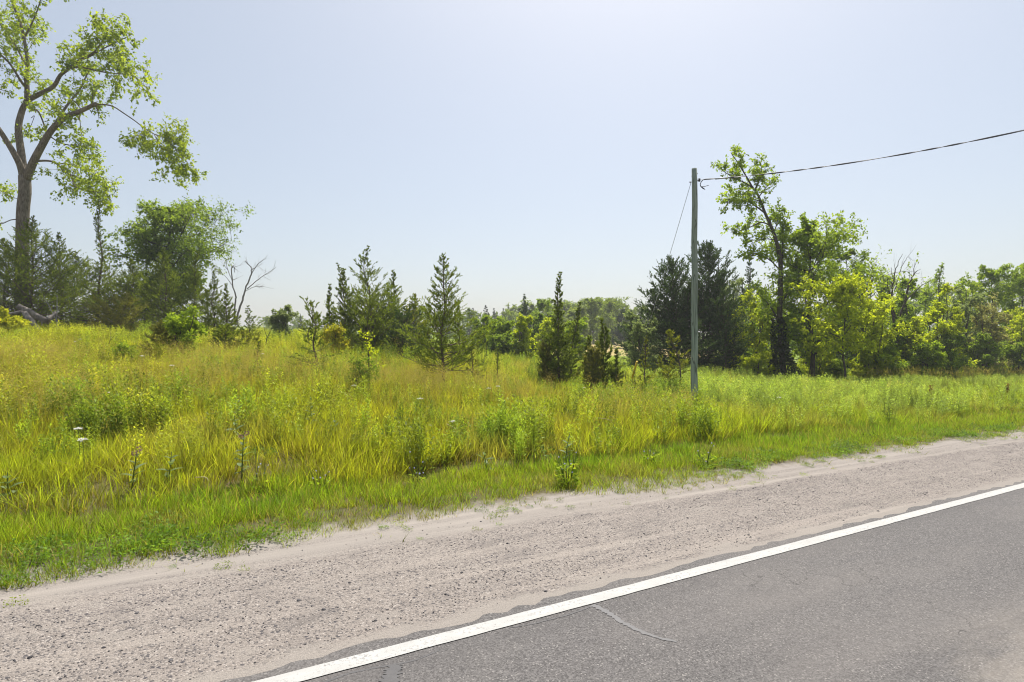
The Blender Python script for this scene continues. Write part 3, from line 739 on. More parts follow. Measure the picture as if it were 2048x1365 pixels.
rg = np.random.default_rng(77)
def cand(n, z0, z1, pw=0.0):
    """points over the view's wedge and a margin, evenly over the ground when pw is 0, fewer far off when it is higher"""
    z = (z0**(2-pw)+(z1**(2-pw)-z0**(2-pw))*rg.random(n))**(1/(2-pw))
    x = (rg.random(n)*2-1)*(0.97*z+2.2); return x, z
def placed(x, y, sources, tilt=0.16, smin=0.75, smax=1.25, sfun=None):
    k = len(x); rot = np.stack([rg.normal(size=k)*tilt, rg.normal(size=k)*tilt, rg.random(k)*6.283], 1)
    s = smin+(smax-smin)*rg.random(k)
    if sfun is not None: s = s*sfun
    s = s*short_at(x, y)
    return np.stack([x, y, H(x, y)], 1), rg.integers(0, len(sources), k), rot, s
def short_at(x, y):
    f = np.ones(len(x))
    for cx_, cy_, r_, m_ in ((5.4, 16.2, 1.1, 0.6), (5.2, 15.0, 0.9, 0.35), (-2.15, 17.4, 1.0, 0.45)):
        f = f*(1-m_*np.exp(-((x-cx_)**2+(y-cy_)**2)/r_**2))
    return f
def lerp3(a, b, t): return np.asarray(a)[None]*(1-t[:, None])+np.asarray(b)[None]*t[:, None]
def jitcol(c, amt=0.18):
    k = len(c); return np.clip(c*(1+rg.normal(size=(k, 1))*amt), 0.01, 0.8)
YG, GR, TN, OC = (0.57, 0.62, 0.045), (0.38, 0.55, 0.03), (0.48, 0.42, 0.15), (0.44, 0.41, 0.04)

# tall meadow grass
x, y = cand(84000, 5.0, 44, 0.8); u, v = UV(x, y)
rightness = sstep(1.0, 7.0, x)
keep = (v > 7.3+0.6*(vnoise(x, y, 1.3, 5)-0.5)) & (v < 60) & (rg.random(len(x)) < 0.12+1.15*vnoise(x, y, 0.55, 6))
keep &= ~((v > 30) & (x < -4))
x, y, u, v = x[keep], y[keep], u[keep], v[keep]
n1, n2, n3 = vnoise(x, y, 1.3, 11), vnoise(x, y, 0.6, 12), vnoise(x, y, 2.2, 13)
hillband = np.exp(-((y-15.5)/4.5)**2)*(1-sstep(0, 5, x))
t_green = np.clip(0.22+0.65*sstep(2, 10, x)+0.5*(n2-0.5)+0.35*sstep(10.5, 7, v), 0, 1)
c = lerp3(YG, GR, t_green)
to = np.clip((0.35+0.65*hillband)*sstep(0.5, 0.72, n1)*0.75, 0, 0.75)*(1-0.7*sstep(3, 9, x)); c = c*(1-to[:, None])+np.asarray(OC)*to[:, None]
tt_ = sstep(0.62, 0.8, n3)*0.4; c = c*(1-tt_[:, None])+np.asarray(TN)*tt_[:, None]
pos, ix, rot, s = placed(x, y, SRC_TALL, 0.2, 0.6, 1.35, (0.72+0.45*vnoise(x, y, 1.7, 14))*(1-0.25*sstep(3, 9, x)))
s3 = np.stack([s*(0.85+y/22), s*(0.85+y/22), s], 1)
scatter('tall_grass', 'tall yellow green meadow grass covering the bank and field beside the road', 'grass', SRC_TALL, pos, ix, rot, s3, jitcol(c, 0.30))

# mown verge by the shoulder
x, y = cand(90000, 3.4, 30, 0.7); u, v = UV(x, y)
edge = 5.12+0.55*(vnoise(u, v*0, 1.4, 21)-0.5)+0.25*(vnoise(u, v*0, 0.35, 22)-0.5)
keep = (v > edge) & (v < 7.05+0.5*vnoise(x, y, 1.0, 23)+1.2*sstep(1, 6, x)) & (rg.random(len(x)) < np.clip((v-edge)*5+0.4, 0, 1)*(0.5+0.8*vnoise(x, y, 0.5, 24)))
x, y, u, v = x[keep], y[keep], u[keep], v[keep]; n1 = vnoise(x, y, 0.9, 25); n2 = vnoise(x, y, 0.35, 26)
c = lerp3((0.18, 0.40, 0.025), (0.40, 0.56, 0.035), np.clip(n1*0.9+0.5*(n2-0.5), 0, 1)); td = sstep(0.70, 0.88, vnoise(x, y, 0.6, 27))*0.5; c = c*(1-td[:, None])+np.asarray(TN)*td[:, None]
pos, ix, rot, s = placed(x, y, SRC_MOWN, 0.22, 0.6, 1.3, np.clip(0.6+0.35*(v-5.1), 0.55, 1.15)*(0.7+0.6*vnoise(x, y, 0.7, 28)))
scatter('mown_grass', 'short green mown grass along the edge of the gravel shoulder', 'grass', SRC_MOWN, pos, ix, rot, s, jitcol(c, 0.2))

# sprigs creeping out on the sand
u = rg.random(1500)*26-6; v = 5.25-np.abs(rg.normal(size=1500))*0.24
keep = (vnoise(u, v, 0.5, 31) > 0.45) & (v > 4.55); u, v = u[keep], v[keep]
x = SN*u-CS*v; y = CS*u+SN*v
pos, ix, rot, s = placed(x, y, SRC_SPRIG+SRC_CLOVER[:2], 0.2, 0.6, 1.5); pos[:, 2] = shoulder_z(x, y)
s = np.where(ix >= 4, s*0.32, s)
scatter('grass_sprigs', 'small scattered grass sprigs growing out onto the sandy shoulder', 'grass', SRC_SPRIG+SRC_CLOVER[:2], pos, ix, rot, s, jitcol(lerp3((0.14, 0.28, 0.02), (0.34, 0.42, 0.03), rg.random(len(x))), 0.2))

# broadleaf weeds low along the edge
x, y = cand(26000, 3.4, 30, 0.7); u, v = UV(x, y)
edge = 5.16+0.55*(vnoise(u, v*0, 1.4, 21)-0.5)
nz = vnoise(x, y, 1.5, 41); bandw = np.exp(-((v-5.45)/0.42)**2)*sstep(0.36, 0.56, nz*0.9+0.22*(u < 1.0)*(u > -4))
keep = (v > edge) & (rg.random(len(x)) < np.maximum(bandw*0.75, 0.20*(v > 7.4)*(v < 22)*sstep(0.48, 0.68, nz)))
x, y, u, v = x[keep], y[keep], u[keep], v[keep]
c = lerp3((0.09, 0.20, 0.02), (0.22, 0.36, 0.035), rg.random(len(x)))
pos, ix, rot, s = placed(x, y, SRC_CLOVER, 0.15, 0.6, 1.3, np.where(v > 7.2, 1.7, 1.0))
scatter('broadleaf_weeds', 'low dark green broadleaf weeds at the foot of the verge', 'weeds', SRC_CLOVER, pos, ix, rot, s, jitcol(c, 0.2))

# tan airy grass heads in patches
x, y = cand(20000, 5.5, 30, 0.7); u, v = UV(x, y)
patch = np.zeros(len(x))
for (px, py, rx, ry) in ((60, 830, 1.3, 1.4), (30, 760, 1.6, 1.4), (400, 800, 1.5, 0.9), (330, 830, 0.9, 0.7), (840, 800, 2.4, 1.6), (600, 790, 1.6, 0.9), (1290, 855, 0.9, 0.6), (120, 870, 0.8, 0.8), (450, 755, 1.6, 1.0)):
    g = hit(px, py); patch = np.maximum(patch, np.exp(-((x-g.x)/rx)**2-((y-g.y)/ry)**2))
keep = (v > 7.4) & (rg.random(len(x)) < 0.8*patch+0.008)
x, y, v = x[keep], y[keep], v[keep]
pos, ix, rot, s = placed(x, y, SRC_TAN, 0.2, 0.75, 1.15)
scatter('tan_seed_grass', 'airy tan seed heads of dry grass in patches on the bank', 'grass', SRC_TAN, pos, ix, rot, s, jitcol(lerp3(TN, (0.33, 0.30, 0.06), rg.random(len(x))), 0.2))

# goldenrod and other leafy stands, pale green round the pole and out to the right
x, y = cand(46000, 7, 44, 0.55); u, v = UV(x, y)
pr = sstep(3.5, 6.0, x)*sstep(9.8, 12.2, v+3.5*(vnoise(x, y, 2.2, 51)-0.5))*sstep(16.5, 14, v)*(1-0.6*sstep(19, 24, x))*(0.35+0.75*sstep(0.35, 0.55, vnoise(x, y, 1.6, 52)))
pf = sstep(1.5, 3.5, x)*sstep(17, 20, v)*sstep(40, 34, v)*0.8
for (px, py, r_) in ((190, 690, 1.3), (230, 880, 0.6), (320, 870, 0.45), (300, 675, 1.2), (1050, 890, 0.6), (1010, 895, 0.35), (1250, 820, 0.5), (1350, 830, 0.45), (90, 690, 1.3), (700, 735, 0.4), (600, 680, 1.2), (860, 770, 0.4), (1480, 800, 0.8), (1800, 815, 1.2), (1720, 795, 1.0), (150, 850, 0.35)):
    g = hit(px, py); pr = np.maximum(pr, 0.9*np.exp(-((x-g.x)**2+(y-g.y)**2)/r_**2))
pr = np.maximum(pr, 0.05+0.16*sstep(0.45, 0.7, vnoise(x, y, 0.9, 55)))
keep = (v > 7.2) & (rg.random(len(x)) < np.maximum(pr, pf))
x, y, v = x[keep], y[keep], v[keep]
yel = np.clip((vnoise(x, y, 1.4, 53)-0.35)*1.6+0.55*(x < -8), 0, 1)
c = lerp3((0.26, 0.38, 0.04), (0.50, 0.55, 0.045), yel); rt = (sstep(4, 7, x)*0.8)[:, None]; c = c*(1-rt)+np.asarray((0.44, 0.58, 0.12))*rt
pos, ix, rot, s = placed(x, y, SRC_HERB, 0.1, 0.65, 1.1, (0.7+0.5*vnoise(x, y, 1.2, 54))*(1-0.18*sstep(4, 7, x)*sstep(14, 18, x+6*(vnoise(x, y, 2.0, 56)-0.5))))
scatter('goldenrod', 'pale green leafy goldenrod stands around the pole and before the hedgerow', 'weeds', SRC_HERB, pos, ix, rot, s, jitcol(c*(0.85+0.5*vnoise(x, y, 0.7, 58))[:, None], 0.25))

# tall reed grass with tan heads under the hedgerow at the right
x, y = cand(14000, 18, 42, 0.3); u, v = UV(x, y)
keep = (x > 15) & (v > 13.0+0.8*vnoise(x, y, 1.5, 57)) & (v < 16) & (rg.random(len(x)) < 0.8*sstep(15, 19, x))
x, y = x[keep], y[keep]
pos, ix, rot, s = placed(x, y, SRC_REED, 0.1, 0.7, 1.1)
scatter('reed_grass', 'taller grass with tan seed spikes standing under the hedgerow', 'grass', SRC_REED, pos, ix, rot, s, jitcol(lerp3((0.20, 0.32, 0.04), (0.32, 0.34, 0.06), rg.random(len(x))), 0.2))

# loose stones on the shoulder
def stone(seed):
    r = np.random.default_rng(seed); f = (1+5**0.5)/2
    v = np.array([(-1, f, 0), (1, f, 0), (-1, -f, 0), (1, -f, 0), (0, -1, f), (0, 1, f), (0, -1, -f), (0, 1, -f), (f, 0, -1), (f, 0, 1), (-f, 0, -1), (-f, 0, 1)])/1.9
    v = v*(0.75+0.5*r.random((12, 1)))*np.array([1, 0.8, 0.6])
    t = [(0, 11, 5), (0, 5, 1), (0, 1, 7), (0, 7, 10), (0, 10, 11), (1, 5, 9), (5, 11, 4), (11, 10, 2), (10, 7, 6), (7, 1, 8), (3, 9, 4), (3, 4, 2), (3, 2, 6), (3, 6, 8), (3, 8, 9), (4, 9, 5), (2, 4, 11), (6, 2, 10), (8, 6, 7), (9, 8, 1)]
    return mesh('stone', v, None, t)
m, n, o = nmat('stone'); ic = N(n, 'ShaderNodeAttribute', attribute_name='icol', attribute_type='INSTANCER')
princ(n, o, ic.outputs['Color'], 0.85, 0.25); M['stone'] = m
SRC_ST = [src('stone', stone(i), M['stone']) for i in range(5)]
k = 15000; u = (rg.random(k)**1.25)*24-5.5; v = 3.2+rg.random(k)*1.75
keep = rg.random(k) < np.where(v > 4.5, 0.10, 0.35+0.65*(vnoise(u, v*2, 0.5, 61) > 0.45)); u, v = u[keep], v[keep]
x = SN*u-CS*v; y = CS*u+SN*v; k = len(x)
pos = np.stack([x, y, shoulder_z(x, y)+0.001], 1); rot = rg.random((k, 3))*6.28*np.array([0.1, 0.1, 1])
big_ = rg.random(k) > 0.965
s = 0.0035+0.0045*rg.random(k)+(0.003+0.008*rg.random(k)**2)*big_
dk = rg.random(k)*np.where(big_, 0.5, 1.0)
c = np.where((dk < 0.40)[:, None], lerp3((0.055, 0.052, 0.056), (0.15, 0.14, 0.14), rg.random(k)), lerp3((0.19, 0.165, 0.15), (0.33, 0.29, 0.265), rg.random(k)))
scatter('gravel', 'loose grey and pinkish stones lying on the road shoulder', 'gravel', SRC_ST, pos, rg.integers(0, 5, k), rot, s, c)

# ------------------------------------------------------------------ the air
m, n, o = nmat('hazy_air'); pv = N(n, 'ShaderNodeVolumePrincipled'); pv.inputs['Color'].default_value = (0.93, 0.95, 1.0, 1)
pv.inputs['Density'].default_value = 0.0008; pv.inputs['Anisotropy'].default_value = 0.2
n.links.new(pv.outputs[0], o.inputs['Volume']); M['haze'] = m
tb = TB(); tb.box((50, 280, 15.0), (478, 448, 19.5))
hz = obj('haze', tb.mesh('haze', False), M['haze']); tag(hz, kind='stuff')

# ------------------------------------------------------------------ trees at the left
def thru(pix, z, dz=None):
    """points of a limb read off the photograph, at distance z plus an own offset"""
    return [P(a, b, z+(dz[i] if dz else 0)) for i, (a, b) in enumerate(pix)]

def tall_elm():
    z0 = 33.0; base = G(42, z0); rng = np.random.default_rng(5); tb = TB(); lb = LB(5); c = lb
    def limb(pix, r0, r1, dz=(0, 0), sub=0, sl=1.6, t0=0.35, dens=1.0, droop=0.12, up=0.15, leaf=0.17, k=9, tw=0.55, nl=10):
        mm = len(pix); path = [P(a, b, z0+dz[0]+(dz[1]-dz[0])*i/(mm-1))-base for i, (a, b) in enumerate(pix)]
        path = smooth_path(path, 3); q = len(path)
        tb.tube(path, [(0.82 if r0 > 0.4 else 0.70)*(r0+(r1-r0)*(i/(q-1))**0.8) for i in range(q)], k, True)
        if sub: leafy(tb, lb, path, rng, int(sub*1.45), sl, t0, 7, tw*0.9, nl-1, leaf*1.02, droop, up, max(0.012, r1*0.35), tclump=0.5)
    limb([(41, 690), (42, 640), (43, 560), (44, 430), (48, 385), (47, 352)], 0.42, 0.36, k=14)
    limb([(46, 360), (38, 330), (22, 300), (2, 268), (-25, 225), (-55, 160), (-75, 80)], 0.30, 0.10, (0, -2), 10, 1.8, 0.55)
    limb([(47, 360), (40, 305), (34, 255), (42, 218), (51, 197), (50, 150), (52, 120), (44, 75), (36, 40), (20, 0), (8, -70)], 0.32, 0.06, (0, 1.5), 26, 1.9, 0.30)
    limb([(50, 175), (38, 160), (18, 128), (0, 110), (-25, 95)], 0.12, 0.05, (0.7, -1), 8, 1.5, 0.2)
    limb([(47, 70), (62, 40), (75, 5), (85, -40)], 0.08, 0.03, (1, 0), 9, 1.5, 0.1)
    limb([(50, 130), (30, 95), (8, 60), (-20, 30)], 0.09, 0.03, (1, 2.5), 9, 1.6, 0.2)
    limb([(50, 360), (64, 325), (82, 290), (102, 258), (128, 234), (157, 222), (184, 209), (189, 206)], 0.34, 0.12, (0, -1.5), 8, 1.4, 0.45)
    limb([(186, 209), (204, 208), (224, 212), (246, 226), (268, 241), (290, 258), (308, 268), (330, 276), (356, 290)], 0.065, 0.025, (-1.5, -2.5), 12, 1.0, 0.62, 1, 0.3, 0.05, 0.15)
    limb([(306, 267), (320, 295), (332, 318), (345, 345)], 0.03, 0.012, (-2.4, -2.2), 9, 0.9, 0.1, 1, 0.3, 0, 0.15)
    limb([(330, 276), (352, 300), (372, 322), (384, 342)], 0.028, 0.01, (-2.5, -3), 10, 0.9, 0.1, 1, 0.3, 0, 0.15)
    limb([(300, 262), (285, 268), (268, 272), (255, 280)], 0.025, 0.01, (-2.4, -2.6), 6, 0.7, 0.2, 1, 0.3, 0, 0.14)
    limb([(340, 280), (350, 268), (352, 255)], 0.02, 0.01, (-2.5, -2.7), 4, 0.6, 0.2, 1, 0.2, 0, 0.14)
    limb([(51, 200), (78, 186), (104, 172), (117, 150), (131, 139), (152, 121), (180, 107), (199, 86), (214, 55)], 0.22, 0.04, (0.6, -1), 20, 1.7, 0.42)
    limb([(138, 134), (160, 133), (200, 142), (232, 146), (262, 150), (295, 178)], 0.09, 0.02, (-0.4, -2), 15, 1.5, 0.3)
    limb([(170, 115), (205, 95), (235, 80), (262, 66)], 0.06, 0.02, (-0.6, -1), 12, 1.5, 0.15)
    limb([(95, 270), (112, 240), (135, 205), (155, 181), (170, 150), (178, 136)], 0.14, 0.04, (-0.5, 1.5), 12, 1.5, 0.35)
    limb([(66, 322), (90, 321), (108, 325), (126, 341), (140, 350), (148, 372), (168, 380), (200, 386), (222, 402)], 0.10, 0.02, (0, -2), 16, 1.2, 0.3, 1, 0.3, 0, 0.15)
    limb([(110, 326), (135, 328), (165, 336), (195, 350), (215, 365)], 0.05, 0.015, (-0.5, -1.5), 12, 1.1, 0.2, 1, 0.25, 0, 0.15)
    limb([(92, 268), (118, 285), (145, 292), (175, 305)], 0.06, 0.015, (-0.6, 1), 11, 1.2, 0.2, 1, 0.25)
    limb([(60, 235), (66, 232), (52, 268), (44, 275)], 0.03, 0.012, (0.5, 1), 3, 0.7, 0.4)
    limb([(62, 218), (74, 222), (86, 250), (90, 268)], 0.07, 0.05, (0.4, 0), 2, 0.8, 0.3)
    limb([(42, 438), (20, 440), (0, 448), (-20, 440)], 0.05, 0.02, (0, -1.5), 2, 0.6, 0.4)
    limb([(40, 400), (18, 392), (4, 385), (-14, 372)], 0.03, 0.012, (0, 1.5), 4, 0.7, 0.5, 1, 0.3, 0, 0.15)
    limb([(128, 150), (118, 125), (108, 95)], 0.03, 0.008, (0.2, 0.6), 0)
    t = thing('elm_tree', 'tall broadleaf tree with forked pale trunk and one long drooping bare limb', 'tree', base)
    obj('trunk', tb.mesh('trunk'), M['elm_bark'], t); cr = obj('crown', lb.mesh('crown'), M['elm'], t); cr['kind'] = 'stuff'
tall_elm()

p_full = lambda t: (1-t)**0.95*(0.6+0.45*min(1, t*4))
p_spire = lambda t: (0.95*(1-t/0.55)**0.8 if t < 0.5 else 0.0)+0.12*(1-t)**0.4+0.03
p_skirt = lambda t: float(np.interp(t, [0, .08, .25, .43, .55, .62, .76, .9, 1], [.5, .92, .9, .66, .44, .31, .26, .15, .03]))
p_slim = lambda t: float(np.interp(t, [0, .2, .43, .55, .62, .78, .92, 1], [.85, 1, .64, .36, .27, .21, .11, .03]))
p_round = lambda t: (math.sin(math.pi*(0.2+0.68*t)))**0.8*0.95
def ceddim(px, z, top, hw):
    b = G(px, z); h = (HZ-top)/F*z+1.6-b.z; return b, h, hw/F*z
def C(name, label, px, z, top, hw, prof, seed, mat='cedar', group=None, **k):
    b, h, w = ceddim(px, z, top, hw)
    return plant_cedar(name, label, b, cedar(seed, h, w, prof, **k), mat, group)
gl = 'cedars under the tall tree at the left'
C('cedar_tree', 'broad dark cedar at the picture edge, farthest left of the cedars', 6, 29, 478, 92, p_full, 101, group=gl, n_br=180, n_let=15)
C('cedar_tree', 'wide cedar hiding the foot of the tall broadleaf tree', 62, 28.5, 436, 112, p_full, 102, group=gl, n_br=225, n_let=16)
C('cedar_tree', 'feathery cedar between the tall broadleaf trunk and the slender spire', 122, 31, 468, 88, p_full, 103, group=gl, n_br=165, n_let=14)
C('cedar_tree', 'slender spire cedar with a nearly bare upright leader under the drooping leafy limb', 197, 30, 402, 88, p_spire, 104, group=gl, n_br=195, tr=0.08)
C('cedar_tree', 'shaggy cedar just right of the slender spire cedar', 262, 30.5, 520, 72, p_full, 105, group=gl, n_br=150)
C('cedar_tree', 'cedar standing in front of the round crowned broadleaf tree', 330, 29.5, 498, 74, p_full, 106, group=gl, n_br=165)
C('cedar_tree', 'pointed cedar at the right shoulder of the round crowned broadleaf tree', 390, 30, 505, 46, p_full, 107, group=gl, n_br=135)
C('cedar_tree', 'low cedar beside the bare forked dead tree, larger of the two', 426, 29, 545, 40, p_full, 108, group=gl, n_br=120, n_let=11)
C('cedar_tree', 'smallest cedar of the left clump, touching the dead tree stems', 452, 28.5, 570, 30, p_full, 109, group=gl, n_br=90, n_let=11)
C('cedar_tree', 'dark cedar behind the leaning grey logs', 150, 33, 505, 95, p_full, 110, group=gl, mat='cedar_dark', n_br=110)
C('cedar_tree', 'dark low cedar filling the gap behind the spire and the round crowned tree', 292, 33, 560, 100, p_full, 111, group=gl, mat='cedar_dark', n_br=180)
b, h, w = ceddim(228, 27, 612, 48)
plant_cedar('juniper_shrub', 'windswept yellowish juniper shrub under the slender spire cedar', b, cedar(112, h, w, p_round, n_br=60, el0=0.25, el1=0.7, lean=(0.5, 0), tr=0.03), 'cedar_brown', None, 'shrub')
C('cedar_sapling', 'small dark cedar on the crest just right of the dead tree', 497, 27.5, 614, 26, p_full, 113, n_br=45, n_let=9)

b, h, w = ceddim(338, 36, 404, 118)
rngp = lambda t: math.sin(math.pi*min(1, 0.12+0.9*t))**0.8
ms = auto_broadleaf(127, h*0.95, 0.36, w*0.84, 34, leaf=0.14, dens=1.1, trunk_r=0.16, prof=rngp, up=0.45, sub=10, n_leaf=11)
t_vine = plant_tree('broadleaf_tree', 'round crowned broadleaf tree with vine covered trunk behind the left cedars', 'tree', b, ms, 'mid')
rv = np.random.default_rng(121); lb = LB(121); k = 5200      # the vine on it: two leafy columns
az = rv.random(k)*6.283; zz = h*(0.35+0.47*rv.random(k)); fork = (rv.random(k) > 0.5)
rr = (0.2+0.85*rv.random(k)**0.7)*np.clip(1.25-1.1*np.abs(zz/h-0.55)/0.3*rv.random(k), 0.25, 1.3); cx = np.where(fork, -0.45-0.3*(zz/h-0.35), 0.6+1.2*(zz/h-0.35))
pos = np.stack([cx+np.cos(az)*rr, np.sin(az)*rr, zz+0.4*rv.normal(size=k)], 1)
lb.add(pos, np.stack([np.cos(az), np.sin(az), -0.6+0*az], 1)+rv.normal(size=(k, 3))*0.4, rv.normal(size=(k, 3))+np.array([0, 0, 0.8]), 0.13*(0.6+0.7*rv.random(k)), 0.09)
vn = obj('vine', lb.mesh('vine'), M['mid'], t_vine); vn['kind'] = 'stuff'

def bare_tree(name, label, px, z, base_y, stems, mat='dead_wood', twigs=0, seed=0, cat='dead tree', sub=0.0):
    b = P(px, base_y, z); b.z = Hs(b.x, b.y); t = thing(name, label, cat, b); rng = np.random.default_rng(seed)
    first = True
    for pix, r0, r1 in stems:
        tb = TB(); mm = len(pix); dz = rng.normal()*0.35
        path = smooth_path([P(a, c_, z+dz*i/(mm-1)+(0 if i else 0))-b for i, (a, c_) in enumerate(pix)], 4); q = len(path)
        path = [p+Vector(rng.normal(size=3)*r0*0.25*(0 < i < q-1)) for i, p in enumerate(path)]
        tb.tube(path, [0.75*(r0+(r1-r0)*i/(q-1)) for i in range(q)], 6)
        pa = np.asarray([tuple(v) for v in path])
        if twigs:
            for j in range(twigs):
                i = int((0.35+0.6*rng.random())*(q-1)); d = pa[min(q-1, i+1)]-pa[i-1]; d /= np.linalg.norm(d)+1e-9
                e = d+rng.normal(size=3)*0.55; e /= np.linalg.norm(e); L = sub*(0.4+0.8*rng.random()); mid = pa[i]+e*L*0.5+rng.normal(size=3)*0.05*L
                tb.tube([pa[i], mid, pa[i]+e*L+np.array([0, 0, 0.12*L])], [max(0.006, r1*1.1), 0.006, 0.003], 3, False)
                for _ in range(3):
                    f = rng.random(); s0 = pa[i]+(mid-pa[i])*f*2 if f < 0.5 else mid; e2 = e+rng.normal(size=3)*0.6
                    tb.sticks([s0], [s0+e2*L*0.45], 0.004)
        obj('stem' if first or r0 > 0.04 else 'branch', tb.mesh('stem'), M[mat], t)
    return t
bare_tree('dead_tree', 'bare grey dead tree with two forked stems against the sky on the crest', 476, 30, 640, [
    ([(473, 650), (476, 628), (484, 601), (488, 585), (497, 560), (503, 544), (502, 535), (496, 529), (490, 521)], 0.075, 0.022),
    ([(469, 650), (470, 607), (471, 592), (466, 576), (462, 547), (463, 536), (467, 533), (469, 545)], 0.06, 0.02),
    ([(499, 556), (507, 540), (516, 528), (528, 517)], 0.03, 0.008), ([(494, 578), (508, 566), (521, 555), (538, 545), (552, 534)], 0.034, 0.008),
    ([(492, 582), (506, 575), (520, 573), (547, 577)], 0.02, 0.006), ([(466, 574), (456, 560), (444, 548), (424, 540)], 0.026, 0.007),
    ([(464, 562), (457, 545), (452, 530), (451, 524)], 0.026, 0.01)], twigs=6, seed=3, sub=0.6)

# fallen grey logs and dead saplings by them
tl = None
def log(label, a, c_, z, r0, r1, dz=0.0, seed=0):
    rng = np.random.default_rng(seed); p0, p1 = P(*a, z), P(*c_, z+dz); b = p0.lerp(p1, 0.5)
    pts = [p0.lerp(p1, i/7)-b+Vector(rng.normal(size=3)*r0*0.12) for i in range(8)]
    t = thing('fallen_log', label, 'log', b, 'grey fallen logs under the left cedars')
    tb = TB(); tb.tube(pts, [(r0+(r1-r0)*i/7)*(1+0.08*rng.normal()) for i in range(8)], 10); obj('trunk', tb.mesh('log'), M['grey_log'], t)
    for j in range(2):
        tb = TB(); q = pts[2+3*j]; e = Vector(rng.normal(size=3)); e.normalize(); tb.tube([q, q+e*r0*2.4], [r0*0.3, r0*0.15], 6)
        obj('branch_stub', tb.mesh('stub'), M['grey_log'], t)
log('thickest fallen grey log, sloping down to the right under the cedars', (33, 612), (100, 646), 26.6, 0.17, 0.12, 0.6, 1)
log('thin grey log lying nearly level at the picture edge', (-14, 633), (44, 624), 26.3, 0.075, 0.06, 0.1, 2)
log('grey log propped steeply with its foot in the grass', (49, 626), (80, 664), 26.0, 0.11, 0.10, -0.4, 3)
log('short grey log stub behind the sloping thick log', (96, 640), (112, 626), 27.0, 0.13, 0.08, 0.3, 4)
bare_tree('dead_sapling', 'dead grey sapling standing upright with a leaning side stem by the fallen logs', 115, 25.5, 660,
          [([(115, 668), (113, 640), (114, 612), (113, 590)], 0.035, 0.014), ([(113, 645), (104, 625), (95, 608), (86, 594)], 0.022, 0.01)], seed=4)
bare_tree('dead_twig', 'small bare dark forked twig in the grass left of the leafy bush', 215, 19, 700,
          [([(214, 702), (217, 690), (223, 678), (233, 668)], 0.018, 0.006), ([(219, 685), (221, 674), (220, 664)], 0.010, 0.004)], 'dark_bark', seed=5, cat='dead sapling')
bare_tree('dead_twig', 'bare dark forked twig near the crest between leafy bush and crooked cedar', 534, 21, 690,
          [([(531, 690), (534, 676), (540, 664), (545, 655)], 0.024, 0.006), ([(534, 676), (530, 664), (526, 652)], 0.016, 0.005), ([(538, 668), (546, 668), (553, 660)], 0.01, 0.004)], 'dark_bark', seed=6, cat='dead sapling')

# ------------------------------------------------------------------ shrubs and seedlings on the bank
def shrub(label, px, z, top, hw, seed, mat, stems=5, leaf=0.075, n_limb=26, base=0.1, group=None, dens=1.0, name='shrub', cat='shrub', sub=6, nl=8, prof=p_round, up=0.5, bark='dark_bark', wid=0.62, tr=None):
    b, h, w = ceddim(px, z, top, hw)
    ms = auto_broadleaf(seed, h, base, w, n_limb, leaf=leaf, dens=dens, stems=stems, prof=prof, up=up, sub=sub, n_leaf=nl, trunk_r=tr or 0.012*h+0.008, wid=wid)
    return plant_tree(name, label, cat, b, ms, mat, bark, group)
shrub('bright yellow green shrub cut by the left picture edge', -6, 23.5, 628, 36, 201, 'yellow', 5, 0.10)
shrub('large leafy green bush alone on the bank below the crest', 362, 17, 622, 58, 202, 'green', 7, 0.075, 30, 0.08, nl=8, dens=0.85)
C('juniper_shrub', 'dark juniper growing into the left side of the large leafy bush', 326, 17.2, 668, 36, p_round, 203, mat='cedar_brown', n_br=55, n_let=10)
C('juniper_shrub', 'low dark juniper right of the large leafy bush', 452, 19.5, 662, 32, p_round, 204, mat='cedar', n_br=50, n_let=10, el0=0.3)
C('juniper_shrub', 'second low juniper, thinner, nearer the small seedling cedar', 492, 19.5, 672, 26, p_round, 205, mat='cedar_light', n_br=30, n_let=8)
shrub('small leafy sapling with oval crown in open grass left of the large bush', 249, 15.5, 704, 13, 206, 'green', 1, 0.06, 12, 0.25, name='sapling', cat='sapling')
C('cedar_sapling', 'tiny pointed cedar seedling right of the large leafy bush', 515, 15.5, 686, 13, p_full, 207, n_br=34, n_let=7, flake=0.06)
def crooked():
    z = 16.6; b = G(636, z)
    path = [P(a, c_, z)-b for a, c_ in ((637, 742), (634, 722), (628, 700), (627, 678), (632, 655), (626, 640), (620, 612))]
    pr = lambda t: (0.95 if t < 0.22 else 0.55)*(1-t*0.75)
    plant_cedar('cedar_sapling', 'sparse crooked cedar with bent trunk and wide lower branches', b, cedar(208, 1.9, 0.95, pr, n_br=46, trunk_path=path, tr=0.035, el0=0.02, el1=0.8, n_let=9, sparse=0.25), 'cedar', None)
crooked()
shrub('compact round bush low on the bank in front of the crooked cedar', 722, 13.6, 728, 38, 209, 'mid', 6, 0.055, 22, 0.06, nl=7, dens=0.75)
shrub('thin upright yellow green sapling rising out of the compact round bush', 738, 14.2, 672, 14, 210, 'lime', 1, 0.07, 6, 0.5, name='sapling', cat='sapling', sub=2, nl=3, dens=0.7)
shrub('orange tinged bush at the foot of the cedar group on the crest', 672, 21.5, 655, 26, 211, 'orange', 5, 0.08, 14, 0.15, dens=0.8)
shrub('grey green bush peeping over the crest left of the cedar group', 566, 32, 618, 26, 212, 'grey', 5, 0.12, 20, 0.2)
C('cedar_sapling', 'wispy crooked little cedar left of the cedar group on the crest', 618, 24.5, 606, 24, p_round, 213, n_br=34, n_let=8, sparse=0.3, wob=0.04)
gc = 'cedars on the crest in the centre'
